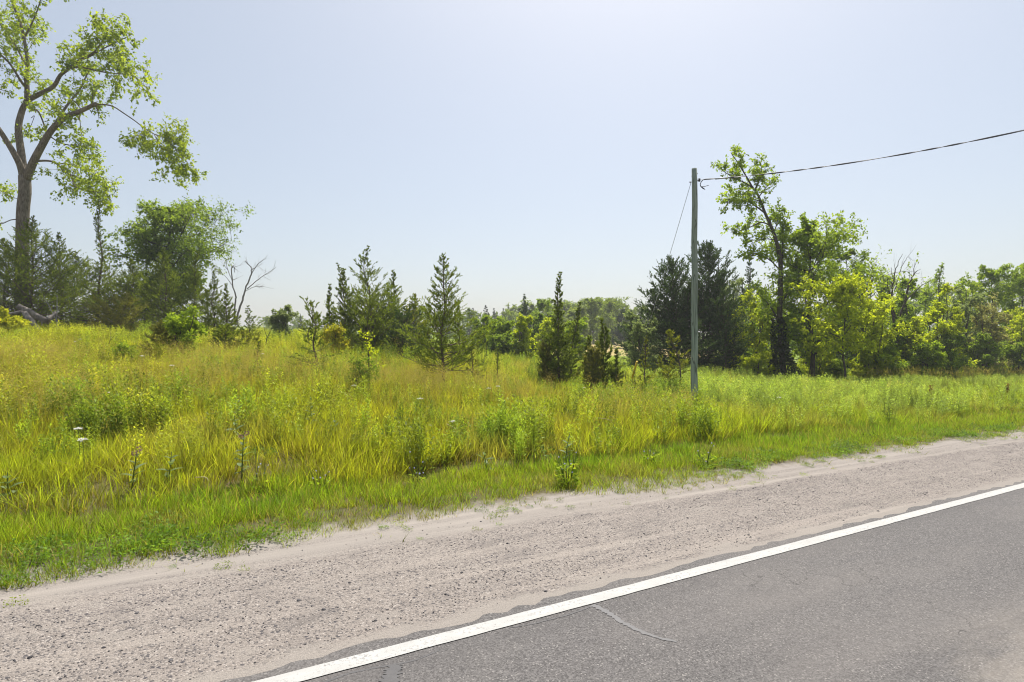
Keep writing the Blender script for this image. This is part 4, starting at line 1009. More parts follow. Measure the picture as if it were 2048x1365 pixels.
C('cedar_tree', 'tallest cedar of the group on the crest, airy with pointed leader', 734, 25, 494, 78, p_full, 220, group=gc, n_br=120, sparse=0.2, leaders=((-1.35, 0.2, 0.28, 4.0, 0.45),), n_let=14)
C('cedar_tree', 'narrow cedar against the left side of the tallest crest cedar', 688, 24.6, 540, 38, p_full, 221, group=gc, n_br=85, sparse=0.1)
C('cedar_tree', 'smallest pointed cedar at the left end of the crest group', 660, 24.8, 570, 24, p_full, 222, group=gc, n_br=55, sparse=0.1)
C('cedar_tree', 'second tallest crest cedar, right of the airy leader', 786, 25.2, 544, 52, p_full, 223, group=gc, n_br=100, sparse=0.12)
C('cedar_tree', 'spreading low cedar filling the right end of the crest group', 826, 25.5, 590, 52, p_full, 224, group=gc, n_br=90, mat='cedar_light')
C('juniper_shrub', 'wide low juniper at the foot of the tallest crest cedar', 745, 23.6, 622, 74, p_round, 225, n_br=110, n_let=11, el0=0.2)
C('juniper_shrub', 'low dark juniper between crest group and the lone cedar', 806, 23.4, 636, 46, p_round, 226, mat='cedar_dark', n_br=70, n_let=10)
C('cedar_tree', 'lone cedar with wide skirt, bare lower trunk and narrow spire in the meadow', 887, 18.1, 512, 98, p_skirt, 227, mat='cedar', base=0.10, n_br=135, el0=0.2, el1=0.75, n_let=14, tr=0.055, tpow=1.15, fw=0.3)
C('cedar_tree', 'small pointed cedar behind the lone skirted cedar', 917, 24, 603, 26, p_full, 228, n_br=60)
C('cedar_sapling', 'tiny spire seedling cedar in grass right of the lone cedar', 995, 19.5, 703, 10, p_full, 229, n_br=30, n_let=7, flake=0.06)
C('cedar_sapling', 'thin sparse young cedar at the right edge of the skirted cedar', 946, 19.2, 668, 22, p_spire, 230, mat='cedar_brown', n_br=40, n_let=8, sparse=0.3)
C('cedar_tree', 'slim spire cedar standing centre right with bushy foot', 1117, 20.8, 548, 42, p_slim, 231, n_br=150, el0=0.5, el1=0.75, n_let=14, tr=0.05, base=0.03, tpow=1.2)
C('cedar_tree', 'second stem cedar behind the slim spire, lower and leaning right', 1142, 22.5, 606, 28, p_full, 232, n_br=70, lean=(0.35, 0))
C('juniper_shrub', 'dark juniper at the left foot of the slim spire cedar', 1092, 20.6, 700, 26, p_round, 233, mat='cedar_brown', n_br=50, el0=0.7)
C('cedar_tree', 'short pointed cedar right of the slim spire cedar', 1208, 19.8, 640, 36, p_full, 234, n_br=85, el0=0.5)
C('cedar_sapling', 'bushy little cedar between the slim spire and the short pointed cedar', 1178, 19.6, 676, 24, p_full, 235, n_br=60, el0=0.5)
C('cedar_sapling', 'lowest bushy cedar leaning against the short pointed cedar', 1188, 19.0, 706, 26, p_round, 236, mat='cedar_brown', n_br=50, el0=0.6)
C('cedar_sapling', 'little cedar just left of the yellow guy guard', 1232, 19.8, 700, 18, p_full, 237, n_br=40, el0=0.5)
C('cedar_sapling', 'wispy young cedar just right of the yellow guy guard', 1291, 20.2, 676, 24, p_full, 238, mat='cedar_light', n_br=45, sparse=0.25, n_let=8)
def leaning_cedar():
    z = 19.2; b = G(1362, z); path = [P(a, c_, z)-b for a, c_ in ((1363, 790), (1361, 750), (1358, 722), (1350, 698), (1342, 682), (1334, 668))]
    plant_cedar('cedar_sapling', 'thin bent young cedar with drooping tip just left of the pole', b, cedar(239, 1.9, 0.42, lambda t: 0.9-0.5*t, n_br=40, trunk_path=path, tr=0.025, n_let=8, sparse=0.3, base=0.2), 'cedar_light')
leaning_cedar()
C('juniper_shrub', 'low juniper in the weeds left of the pole foot', 1335, 20, 742, 36, p_round, 240, mat='cedar_light', n_br=40, n_let=9)
for i, (px, top, label) in enumerate(((972, 690, 'bare stalk in grass between lone cedar and tiny spire seedling'), (1250, 742, 'thin bare stalk behind the little cedar left of the yellow guard'), (1105, 770, 'pale dry stalk in front of the slim spire cedar'), (1268, 740, 'bare stalk right of the yellow guy guard foot'))):
    z = 18.5+0.3*i; b = G(px, z); y0 = HZ-(b.z-1.6)*F/z
    bare_tree('dry_stalk', label, px, z, y0, [([(px, y0+4), (px+2, (y0+top)/2), (px+1, top)], 0.012, 0.004)], 'dark_bark', twigs=4, seed=20+i, cat='dry stalk', sub=0.3)

# ------------------------------------------------------------------ the pole with its guy wire and cable
m, n, o = nmat('weathered_pole'); co = objco(n)
f = noise(n, stretch(n, co, (1, 1, 0.05)), 22, 6, 0.65); f2 = noise(n, stretch(n, co, (1, 1, 0.3)), 2.2, 3)
c = mixc(n, mapr(n, f, 0.32, 0.68), (0.155, 0.205, 0.165), (0.36, 0.42, 0.355)); c = mixc(n, mapr(n, f2, 0.35, 0.7, 0, 0.5), c, (0.25, 0.255, 0.215))
vc = N(n, 'ShaderNodeTexVoronoi', feature='DISTANCE_TO_EDGE'); vc.inputs['Scale'].default_value = 14
n.links.new(stretch(n, co, (1, 1, 0.06)), vc.inputs['Vector'])
c = mixc(n, mapr(n, vc.outputs['Distance'], 0.01, 0.05, 0.75, 0), c, (0.075, 0.085, 0.07))
princ(n, o, c, 0.9, 0.15, f, 0.7, 0.01); M['pole'] = m
m, n, o = nmat('galvanised'); p = princ(n, o, (0.35, 0.36, 0.38), 0.45, 0.5); p.inputs['Metallic'].default_value = 0.8; M['zinc'] = m
m, n, o = nmat('black_sheath'); princ(n, o, (0.025, 0.025, 0.028), 0.55, 0.4); M['black'] = m
m, n, o = nmat('bare_aluminium'); p = princ(n, o, (0.16, 0.16, 0.17), 0.5, 0.4); p.inputs['Metallic'].default_value = 0.7; M['alu'] = m
m, n, o = nmat('yellow_plastic'); co = objco(n); princ(n, o, mixc(n, noise(n, co, 14, 4), (0.70, 0.46, 0.015), (0.80, 0.57, 0.03)), 0.5, 0.4); M['yplastic'] = m
ZP = 17.0; pb = G(1388.5, ZP); ptop = P(1390, 337, ZP)-pb
pole = thing('utility_pole', 'weathered green grey wooden pole standing in the weeds right of centre', 'utility pole', pb)
tb = TB(); k = 15
tb.tube([Vector((0, 0, -0.5)).lerp(ptop, i/(k-1))+Vector((0.012*math.sin(i*1.7), 0.01*math.cos(i*2.1), 0)) for i in range(k)], [0.106-0.028*i/(k-1) for i in range(k)], 24)
obj('shaft', tb.mesh('shaft'), M['pole'], pole)
hang = P(1398, 360, ZP)-pb; guy0 = P(1383, 364, ZP)-pb
tb = TB(); tb.tube([guy0+Vector((-0.045, 0, 0)), guy0+Vector((-0.04, 0, 0)), guy0+Vector((-0.02, 0, 0)), guy0+Vector((-0.015, 0, 0)), hang+Vector((0.02, 0, 0))], [0.024, 0.024, 0.024, 0.011, 0.011], 8)
obj('through_bolt', tb.mesh('bolt'), M['zinc'], pole)
tb = TB()
for dzz in (-0.03, 0.03): tb.tube([hang+Vector((-0.06, 0, dzz)), hang+Vector((0.03, -0.01, dzz))], 0.008, 6)
tb.tube([hang+Vector((0.02, -0.01, -0.045)), hang+Vector((0.02, -0.01, 0.045))], 0.030, 12); obj('insulator', tb.mesh('spool'), M['black'], pole)
tb = TB(); q = P(1385, 352, ZP)-pb; tb.tube([q+Vector((-0.02, 0, 0)), q+Vector((0.05, 0, 0))], 0.012, 6); obj('bolt_head', tb.mesh('bolt'), M['zinc'], pole); tb = TB()
q = P(1395, 347, ZP)-pb; tb.tube([q+Vector((-0.03, 0, 0)), q+Vector((0.02, 0, 0))], 0.014, 6); obj('bolt_head', tb.mesh('bolts'), M['zinc'], pole)
# guy
anchor = G(1254, 20.6); g0 = pb+guy0; gw = thing('guy_wire', 'slanting guy wire from the pole top down to a yellow guard', 'guy wire', anchor)
g0l = g0-anchor; gl_ = [g0l.lerp(Vector((0, 0, -0.05)), i/10)+Vector((0, 0, -0.05*math.sin(math.pi*i/10))) for i in range(11)]
tb = TB(); tb.tube(gl_, 0.0075, 6); obj('wire', tb.mesh('wire'), M['zinc'], gw)
dirg = g0l.normalized(); tb = TB(); tb.tube([dirg*(-0.02), dirg*0.5, dirg*1.0, dirg*1.42], [0.036, 0.037, 0.037, 0.037], 12); obj('guard', tb.mesh('guard'), M['yplastic'], gw)
tb = TB(); t_ = 0.52
tb.tube([g0l.lerp(Vector(), t_), g0l.lerp(Vector(), t_+0.05)], 0.017, 8); obj('splice', tb.mesh('splice'), M['black'], gw)
tb = TB(); tb.tube([g0l.lerp(Vector(), t_+0.10), g0l.lerp(Vector(), t_+0.115)], 0.02, 8); obj('strain_insulator', tb.mesh('splice'), M['black'], gw)
# service cable: two twisted sheaths round a bare messenger
ca = pb+hang+Vector((0.03, -0.01, 0)); cb = ca+Vector((6.1*2.9, -3.9*2.9, 3.4)); L = (cb-ca).length; nn_ = 420
ctr = [ca.lerp(cb, (i/nn_))+Vector((0, 0, -1.3*4*(i/nn_)*(1-i/nn_))) for i in range(nn_+1)]
cab = thing('service_cable', 'twisted overhead cable running from the pole out to the right', 'cable', ca)
side = (cb-ca).normalized().cross(Vector((0, 0, 1))).normalized()
obj_m = [('messenger', 'alu', 0.0, 0.006), ('conductor', 'black', 0.0, 0.009), ('conductor', 'black', math.pi, 0.009)]
for nm, mt, ph, r in obj_m:
    tb = TB(); pts = []
    for i, p in enumerate(ctr):
        a = i/nn_*L/1.5*2*math.pi+ph+1.3*math.sin(i*0.11); rr = 0 if nm == 'messenger' else 0.011*(1 if i > 14 else i/14)
        pts.append(p-ca+side*math.cos(a)*rr+Vector((0, 0, math.sin(a)*rr)))
    tb.tube(pts, r, 5); obj(nm, tb.mesh(nm), M[mt], cab)
p2 = Vector((cb.x+0.13, cb.y-0.08, Hs(cb.x, cb.y))); pole2 = thing('utility_pole', 'taller wooden pole across the road carrying the other end of the cable', 'utility pole', p2)
tb = TB(); tb.tube([Vector((0, 0, -0.5+i*(cb.z+1.4-p2.z+0.5)/8)) for i in range(9)], [0.15-0.006*i for i in range(9)], 20); obj('shaft', tb.mesh('shaft'), M['pole'], pole2)
tb = TB()
tail = [P(a, c_, ZP-0.1)-ca for a, c_ in ((1432, 357), (1418, 357.5), (1408, 359), (1402, 366), (1402, 372), (1408, 378))]
tb.tube(smooth_path(tail, 5), 0.012, 6)
for e in ((1418, 370.5), (1411, 379.5)): tb.tube([P(1403.5, 373, ZP-0.1)-ca, P(1409, 373 if e[0] > 1415 else 377, ZP-0.1)-ca, P(*e, ZP-0.1)-ca], 0.009, 6)
obj('cable_tail', tb.mesh('tail'), M['black'], cab)
tb = TB(); i0 = ctr[9]-ca; i1 = ctr[16]-ca; tb.tube([i0, i1], [0.022, 0.018], 8); obj('wedge_clamp', tb.mesh('clamp'), M['zinc'], cab)

# ------------------------------------------------------------------ hedgerow and trees on the right
def zrow(px, v): return v/(-CS*(px-CX)/F+SN)
gj = 'dark junipers behind the pole'
b, h, w = ceddim(1345, 33, 524, 84)
jun = lambda t: min(1, 0.75+t*1.6)*(1-t)**0.62
C('juniper_tree', 'large dark juniper left of the pole with a blunt ragged top', 1346, 32, 524, 104, jun, 301, mat='cedar_dark', group=gj, n_br=230, n_let=26, letlen=0.24, k_fl=8, el0=0.1, el1=1.0, base=0.02, leaders=((-1.1, 0.3, 0.3, 4.9, 0.4), (0.9, -0.3, 0.3, 5.2, 0.4)), flake=0.10)
C('juniper_tree', 'tallest dark juniper, behind and right of the pole', 1412, 33, 490, 108, jun, 302, mat='cedar_dark', group=gj, n_br=250, n_let=26, letlen=0.24, k_fl=8, base=0.02, leaders=((1.0, 0.2, 0.3, 5.4, 0.45), (-0.8, -0.4, 0.35, 5.6, 0.35)), flake=0.10)
C('juniper_tree', 'slender grey juniper spire behind the tallest dark juniper', 1442, 39, 500, 34, p_full, 303, mat='cedar_dark', group=gj, n_br=80)
C('juniper_tree', 'low dark juniper skirt right of the pole above the goldenrod', 1452, 31, 610, 56, p_round, 304, mat='cedar_dark', group=gj, n_br=110, n_let=13, base=0.02)
C('cedar_tree', 'greyish cedar behind the leaning tree, taller of the two there', 1498, 46, 502, 48, p_full, 305, mat='cedar_dark', n_br=100, flake=0.12)
C('cedar_tree', 'small greyish cedar close behind the trunk of the leaning tree', 1530, 45, 578, 36, p_full, 306, mat='cedar_dark', n_br=70, flake=0.12)
shrub('pale grey green willow bush at the right shoulder of the dark junipers', 1462, 35, 552, 46, 307, 'grey', 5, 0.10, 30, 0.25, wid=0.4)
shrub('grey green bush at the left foot of the large dark juniper', 1284, 30, 640, 40, 308, 'grey', 5, 0.09, 30, 0.05)
shrub('pale bush lit on the left side of the large dark juniper', 1268, 33, 606, 30, 309, 'grey', 4, 0.10, 22, 0.2)
shrub('small yellow green tree between dark junipers and leaning tree', 1516, 31.5, 590, 48, 310, 'lime', 2, 0.11, 24, 0.2, cat='tree', name='broadleaf_tree')
shrub('low yellow green bush at the left foot of the leaning tree', 1512, 29.5, 706, 32, 311, 'lime', 5, 0.09, 24, 0.1)

def leaning_tree():
    z0 = 29.5; base = G(1569, z0); rng = np.random.default_rng(8); tb = TB(); lb = LB(8)
    def limb(pix, r0, r1, dz=(0, 0), sub=0, sl=0.7, t0=0.2, leaf=0.14, k=7, tw=0.35, nl=9, up=0.35, droop=0.1):
        mm = len(pix); path = smooth_path([P(a, c_, z0+dz[0]+(dz[1]-dz[0])*i/(mm-1))-base for i, (a, c_) in enumerate(pix)], 4); q = len(path)
        tb.tube(path, [r0+(r1-r0)*i/(q-1) for i in range(q)], k)
        if sub: leafy(tb, lb, path, rng, sub, sl*0.72, t0, 6, tw*0.85, nl, leaf, droop, up, max(0.012, r1*0.5), tclump=0.5)
    limb([(1570, 775), (1566, 735), (1561, 675), (1560, 616), (1562, 537), (1557, 497), (1545, 458), (1531, 426), (1517, 390), (1506, 374)], 0.17, 0.04, (0, 0), 14, 0.9, 0.25, k=10)
    limb([(1506, 375), (1495, 355), (1483, 335), (1472, 318), (1463, 305)], 0.05, 0.012, (0, -0.6), 11, 0.75, 0.1)
    limb([(1508, 377), (1490, 365), (1470, 356), (1452, 345), (1440, 336)], 0.04, 0.012, (0, 0.8), 11, 0.7, 0.15)
    limb([(1511, 380), (1520, 358), (1524, 340), (1522, 322)], 0.04, 0.012, (0, 0.3), 11, 0.75, 0.1)
    limb([(1519, 393), (1533, 375), (1545, 360)], 0.03, 0.01, (0, 0.8), 5, 0.5, 0.2)
    limb([(1532, 427), (1512, 412), (1490, 400), (1466, 404), (1450, 405)], 0.045, 0.012, (0, -1), 15, 0.8, 0.2)
    limb([(1524, 404), (1500, 395), (1478, 385), (1470, 378)], 0.03, 0.01, (0, 0.6), 9, 0.6, 0.2)
    limb([(1541, 450), (1522, 445), (1500, 455), (1478, 462), (1462, 466)], 0.04, 0.01, (0, 0.7), 13, 0.75, 0.2)
    limb([(1552, 480), (1530, 478), (1512, 484), (1498, 490)], 0.03, 0.01, (0, -0.7), 8, 0.7, 0.2)
    limb([(1560, 540), (1540, 520), (1515, 510), (1494, 514)], 0.04, 0.01, (0, -0.9), 9, 0.7, 0.3)
    limb([(1562, 545), (1566, 505), (1566, 470), (1570, 436)], 0.07, 0.02, (0.2, 0.6), 22, 0.85, 0.05)
    limb([(1550, 462), (1556, 440), (1552, 415)], 0.03, 0.01, (0, 0.5), 9, 0.7, 0.1)
    limb([(1561, 650), (1548, 625), (1530, 600), (1512, 585)], 0.05, 0.012, (0, -1.2), 9, 0.8, 0.3)
    limb([(1561, 610), (1580, 580), (1596, 552), (1602, 530)], 0.05, 0.015, (0, 1.0), 18, 0.9, 0.1)
    limb([(1561, 640), (1540, 628), (1526, 630)], 0.03, 0.01, (0, 1.0), 8, 0.7, 0.2)
    limb([(1563, 690), (1585, 660), (1600, 640)], 0.04, 0.012, (0, -0.8), 12, 0.8, 0.1)
    t = thing('leaning_tree', 'tall thin tree leaning left with airy top crossed by the overhead cable', 'tree', base)
    obj('trunk', tb.mesh('trunk'), M['dark_bark'], t); cr = obj('crown', lb.mesh('crown'), M['green'], t); cr['kind'] = 'stuff'
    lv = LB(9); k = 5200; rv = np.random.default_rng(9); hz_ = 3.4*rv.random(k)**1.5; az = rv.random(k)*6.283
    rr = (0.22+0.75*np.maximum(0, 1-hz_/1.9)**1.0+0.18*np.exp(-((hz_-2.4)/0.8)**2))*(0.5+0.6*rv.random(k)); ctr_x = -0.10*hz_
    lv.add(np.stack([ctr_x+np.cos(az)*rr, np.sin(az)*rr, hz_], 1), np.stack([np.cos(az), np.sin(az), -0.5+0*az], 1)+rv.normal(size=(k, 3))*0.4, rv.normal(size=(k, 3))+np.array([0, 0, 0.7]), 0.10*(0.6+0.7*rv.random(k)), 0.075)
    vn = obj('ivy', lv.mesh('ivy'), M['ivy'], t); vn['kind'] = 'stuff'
leaning_tree()

def btree(label, px, z, top, hw, seed, mat, n_limb=22, leaf=0.12, base=0.25, stems=1, prof=None, up=0.55, sub=7, nl=9, tr=None, group=None, bark='dark_bark', wid=0.62, name='broadleaf_tree', droop=0.08, dens=1.0, lean=(0, 0)):
    b, h, w = ceddim(px, z, top, hw)
    ms = auto_broadleaf(seed, h, base, w, n_limb, leaf=leaf, stems=stems, prof=prof, up=up, sub=sub, n_leaf=nl, trunk_r=tr, wid=wid, droop=droop, dens=dens, lean=lean)
    return plant_tree(name, label, 'tree', b, ms, mat, bark, group)
p_tall = lambda t: 0.55+0.45*math.sin(math.pi*min(1, 0.1+t)) if t < 0.8 else 0.75*(1-t)/0.2+0.15
btree('full leafy tree just right of the leaning tree, tallest crown there', 1622, 30, 456, 92, 320, 'green', 42, 0.14, 0.2, prof=p_tall, sub=8, tr=0.13)
btree('airy crown showing behind the full leafy tree at its right', 1694, 38, 508, 58, 321, 'mid', 22, 0.14, 0.3, up=0.5)
btree('yellow green small tree with thin dark trunk at the front of the hedgerow', 1691, 26.3, 575, 84, 322, 'lime', 24, 0.14, 0.36, prof=p_tall, sub=7, tr=0.055, up=0.5, dens=0.85)
C('cedar_tree', 'dark conifer in the hedgerow behind the yellow green small tree', 1722, 37, 552, 50, jun, 323, mat='cedar_dark', n_br=130, n_let=14, flake=0.12)
C('juniper_shrub', 'black shaded juniper low between the full tree and yellow green small tree', 1655, 32.5, 665, 40, p_round, 324, mat='cedar_dark', n_br=90, n_let=12)
shrub('yellow green undergrowth bush below the full leafy tree', 1632, 31, 690, 40, 325, 'lime', 6, 0.09, 28, 0.05)
shrub('low green bush left of the thin trunk of the yellow green small tree', 1664, 31, 712, 30, 326, 'green', 5, 0.085, 24, 0.05)
bare_tree('dead_tree', 'bare dead tree with many upright stems rising out of the hedgerow', 1792, 32, 690, [
    ([(1792, 700), (1788, 644), (1782, 613), (1778, 578), (1775, 556)], 0.10, 0.03), ([(1791, 700), (1789, 640), (1785, 600), (1788, 565), (1790, 549), (1795, 530), (1806, 508)], 0.09, 0.012),
    ([(1793, 700), (1799, 639), (1808, 609), (1817, 574), (1825, 556), (1833, 544), (1841, 538)], 0.10, 0.012), ([(1788, 590), (1796, 560), (1804, 535), (1812, 520), (1821, 508)], 0.035, 0.008),
    ([(1809, 606), (1835, 580), (1850, 568), (1869, 559)], 0.035, 0.008), ([(1820, 565), (1828, 548), (1826, 530)], 0.025, 0.007), ([(1783, 615), (1784, 580), (1785, 552), (1783, 535)], 0.04, 0.01)], 'dark_bark', twigs=3, seed=31, sub=0.8)

hr = [  # label, px, row distance from the road, top, half width, foliage, stems, leaf
 ('bright yellow green bush in front of the dead tree stems, left one', 1752, 18.6, 600, 44, 'lime', 4, 0.11),
 ('dark green bush around the foot of the bare dead tree', 1790, 19.2, 640, 40, 'mid', 5, 0.11),
 ('bright yellow green bush in front of the dead tree stems, right one', 1835, 18.4, 640, 44, 'lime', 5, 0.11),
 ('tall green bush behind the dead tree, its top among the bare stems', 1808, 22.5, 548, 42, 'green', 3, 0.13),
 ('leafy yellow green bush in the middle of the right hedgerow', 1878, 18.8, 585, 50, 'lime', 5, 0.12),
 ('grey green bush with thin twiggy top right of the leafy middle bush', 1920, 19.5, 580, 48, 'grey', 5, 0.12),
 ('low dark bush shading the hollow at the foot of the right hedgerow', 1898, 18.0, 668, 40, 'mid', 6, 0.10),
 ('brown tinged willow bush near the right end of the hedgerow', 1972, 18.6, 606, 58, 'rosy', 6, 0.11),
 ('dark green low bush under the brown tinged willow bush', 1966, 17.9, 676, 50, 'mid', 6, 0.10),
 ('yellowish bush cut by the right picture edge', 2044, 18.6, 620, 52, 'lime', 5, 0.12),
 ('low green bush at the front of the hedgerow left of the hollow', 1850, 17.7, 690, 36, 'green', 6, 0.10),
 ('low green bush at the front of the hedgerow below the left bright bush', 1772, 18.2, 705, 34, 'green', 6, 0.10),
 ('small rounded green bush right of the thin dark trunk', 1738, 18.6, 690, 30, 'lime', 5, 0.10),
 ('dark bush at the foot of the hedgerow by the right picture edge', 2030, 17.8, 690, 44, 'mid', 6, 0.11),
]
for i, (label, px, vv, top, hw, mat, st, lf) in enumerate(hr):
    shrub(label, px, zrow(px, vv-2.9), top, hw, 340+i, mat, st, lf*1.06, 30, 0.03, group='bushes of the right hedgerow', nl=8, sub=6)
btree('thin poplar with narrow dark top sticking up above the hedgerow', 1882, zrow(1882, 21), 533, 26, 360, 'mid', 30, 0.13, 0.3, prof=lambda t: 0.9-0.55*t, up=0.9, sub=4, nl=4, dens=0.7)
btree('second smaller narrow tree top above the hedgerow, right of the thin poplar', 1925, zrow(1925, 21), 556, 18, 361, 'mid', 28, 0.13, 0.3, prof=lambda t: 0.9-0.55*t, up=0.9, sub=4, nl=4, dens=0.7)
btree('feathery ash like tree rising behind the brown tinged willow bush', 1986, zrow(1986, 19), 546, 58, 362, 'green', 26, 0.15, 0.3, up=0.55, sub=8)
btree('feathery tree at the far right edge with an arching bough', 2042, zrow(2042, 18), 548, 50, 363, 'green', 22, 0.15, 0.3, up=0.5)
btree('rounded green tree behind the middle of the right hedgerow', 1850, zrow(1850, 26), 590, 60, 364, 'green', 22, 0.15, 0.25)
btree('green tree far back between the dark conifer and the dead tree', 1762, zrow(1762, 27), 570, 40, 365, 'mid', 20, 0.15, 0.25)
btree('rounded tree behind the hedgerow between the two narrow tops and the ash', 1938, zrow(1938, 22), 588, 56, 366, 'lime', 22, 0.14, 0.2)
for i, (label, px, vv, top, hw) in enumerate((('dark bush deep behind the low juniper skirt and the leaning tree', 1470, 24, 640, 60), ('dark bush deep behind the trunk of the leaning tree', 1545, 24, 620, 60),
    ('dark bush deep behind the full leafy tree', 1610, 24, 640, 62), ('dark bush deep behind the yellow green small tree', 1680, 24, 620, 62), ('dark bush deep behind the left bright bushes of the hedgerow', 1745, 25, 610, 60),
    ('dark bush deep behind the dead tree stems', 1810, 25, 610, 60), ('dark bush deep behind the grey green twiggy bush', 1910, 25, 610, 62), ('dark bush deep behind the willow bush at the right end', 1985, 25, 605, 62))):
    shrub(label, px, zrow(px, vv), top, hw, 440+i, 'green' if i % 2 else 'mid', 5, 0.19, 22, 0.03, nl=6, sub=5, group='bushes deep inside the right hedgerow')
# the hedgerow runs on beyond the picture's right edge
for i, (px, vv, top, hw, mat) in enumerate(((2110, 18.5, 610, 70, 'lime'), (2200, 18.5, 600, 80, 'mid'), (2310, 18.5, 590, 90, 'green'))):
    shrub(('yellow green', 'mid green', 'deep green')[i]+' bush of the hedgerow beyond the right picture edge', px, zrow(px, vv), top, hw, 370+i, mat, 5, 0.2, 20, 0.05, nl=6, sub=5, group='bushes of the right hedgerow')

# ------------------------------------------------------------------ shrubs in the low ground behind the bank
mg = 'bushes in the hollow behind the bank'
for i, (label, px, z, top, hw, mat) in enumerate((
    ('brightest yellow green bush between lone cedar and slim spire cedar', 1044, 36, 636, 28, 'lime'),
    ('green bush left of the brightest bush in the hollow behind the bank', 1008, 38, 642, 34, 'green'),
    ('green bush right behind the lone skirted cedar', 972, 40, 632, 36, 'mid'),
    ('yellow green bush seen through the slim spire cedar', 1096, 40, 640, 32, 'lime'),
    ('mid green bush between slim spire and short pointed cedar', 1152, 42, 640, 34, 'green'),
    ('dark bush in the hollow under the green bushes', 1000, 35.5, 676, 34, 'mid'),
    ('dark green bush behind the tiny spire seedling', 1070, 44, 628, 30, 'mid'))):
    shrub(label, px, z, top, hw, 400+i, mat, 5, 0.13, 26, 0.05, group=mg)
C('cedar_tree', 'dark pointed conifer rising behind the brightest bush in the hollow', 1050, 60, 590, 26, p_full, 410, mat='cedar_dark', n_br=80, flake=0.16)
btree('airy grey green tree left of the slim spire cedar, farther off', 1086, 66, 606, 28, 411, 'mid', 16, 0.2, 0.4, up=0.5, sub=6, nl=7)
btree('green tree beyond the hay field, left of its pair', 1180, 92, 606, 32, 412, 'far_green', 20, 0.28, 0.15, sub=7)
btree('green tree beyond the hay field, right of its pair, more bluish', 1222, 100, 604, 34, 413, 'far_green', 20, 0.28, 0.15, sub=7)
C('cedar_tree', 'far dark conifer at the right end of the hay field', 1248, 98, 622, 28, jun, 414, mat='cedar_dark', n_br=80, flake=0.25)
btree('grey green tree at the left edge of the hay field', 1152, 74, 624, 32, 415, 'grey', 18, 0.22, 0.1, sub=7)

# ------------------------------------------------------------------ far woodline: two broadleaf and one conifer kind, copied
rf = np.random.default_rng(500)
protos = []
for i in range(3):
    ms = auto_broadleaf(501+i, 10.0, 0.12, 3.6, 15, leaf=0.52, sub=4, n_leaf=6, dens=0.85, trunk_r=0.18)
    protos.append(plant_tree('far_tree', 'hazy rounded broadleaf tree in the far woodline', 'tree', (0, 0, 0), ms, 'far_green', group='far woodline broadleaf trees'))
for i in range(2):
    ms = cedar(511+i, 10.0, 2.3, p_full, n_br=54, flake=0.46, n_let=7, k_fl=4, letlen=0.35, fw=0.42)
    protos.append(plant_cedar('far_conifer', 'hazy dark pointed conifer in the far woodline', (0, 0, 0), ms, 'far_dark', 'far woodline conifers'))
used = [False]*5
def far_tree(kind, px, z, top):
    b = G(px, z); h = (HZ-top)/F*z+1.6-b.z
    if used[kind]: t = copy_tree(protos[kind])
    else: t = protos[kind]; used[kind] = True
    s = h/10.0; w = s*(0.85+0.5*rf.random()); t.location = b; t.scale = (w, w, s); t.rotation_euler = (0, 0, rf.random()*6.28)
for px in np.arange(530, 1330, 17.0):
    for row in range(2):
        q = px+rf.normal()*5; z = 128+34*row+rf.normal()*7
        top = np.interp(q, [500, 900, 960, 1030, 1080, 1150, 1210, 1260, 1330], [640, 634, 624, 622, 612, 616, 610, 618, 626])+rf.normal()*5+3*row
        kind = int(rf.integers(0, 3)) if rf.random() < 0.72 else 3+int(rf.integers(0, 2))
        far_tree(kind, q, z, top-(6 if kind > 2 else 0))
for px in np.arange(1340, 2060, 45.0):
    far_tree(int(rf.integers(0, 5)), px+rf.normal()*8, 115+rf.normal()*9, 590+rf.normal()*8)

# ------------------------------------------------------------------ single plants in the grass
def leaf_mesh(L, W_):
    V = []; Q = []; T = []; k = 5
    for i in range(k+1):
        t = i/k; w = W_*math.sin(math.pi*(0.06+0.94*t)**0.8)*0.5 if i < k else 0.001; z = -0.18*L*t*t
        V += [(t*L, w, z+w*0.35), (t*L, 0, z), (t*L, -w, z+w*0.35)]
    for i in range(k):
        a = 3*i; Q += [[a, a+3, a+4, a+1], [a+1, a+4, a+5, a+2]]
    return mesh('leaf', V, Q, None, np.linspace(0.2, 0.9, len(V)), smooth=True)
LM = [leaf_mesh(0.13, 0.055), leaf_mesh(0.10, 0.042)]
for q in LM: q.materials.append(M['milkweed'])
def ball_cluster(n, r, size, seed):
    rr = np.random.default_rng(seed); lb = LB(seed); d = rr.normal(size=(n, 3)); d /= np.linalg.norm(d, axis=1)[:, None]
    lb.add(d*r*(0.6+0.5*rr.random(n))[:, None], d+rr.normal(size=(n, 3))*0.4, rr.normal(size=(n, 3)), size, size*0.7); return lb.mesh('florets')
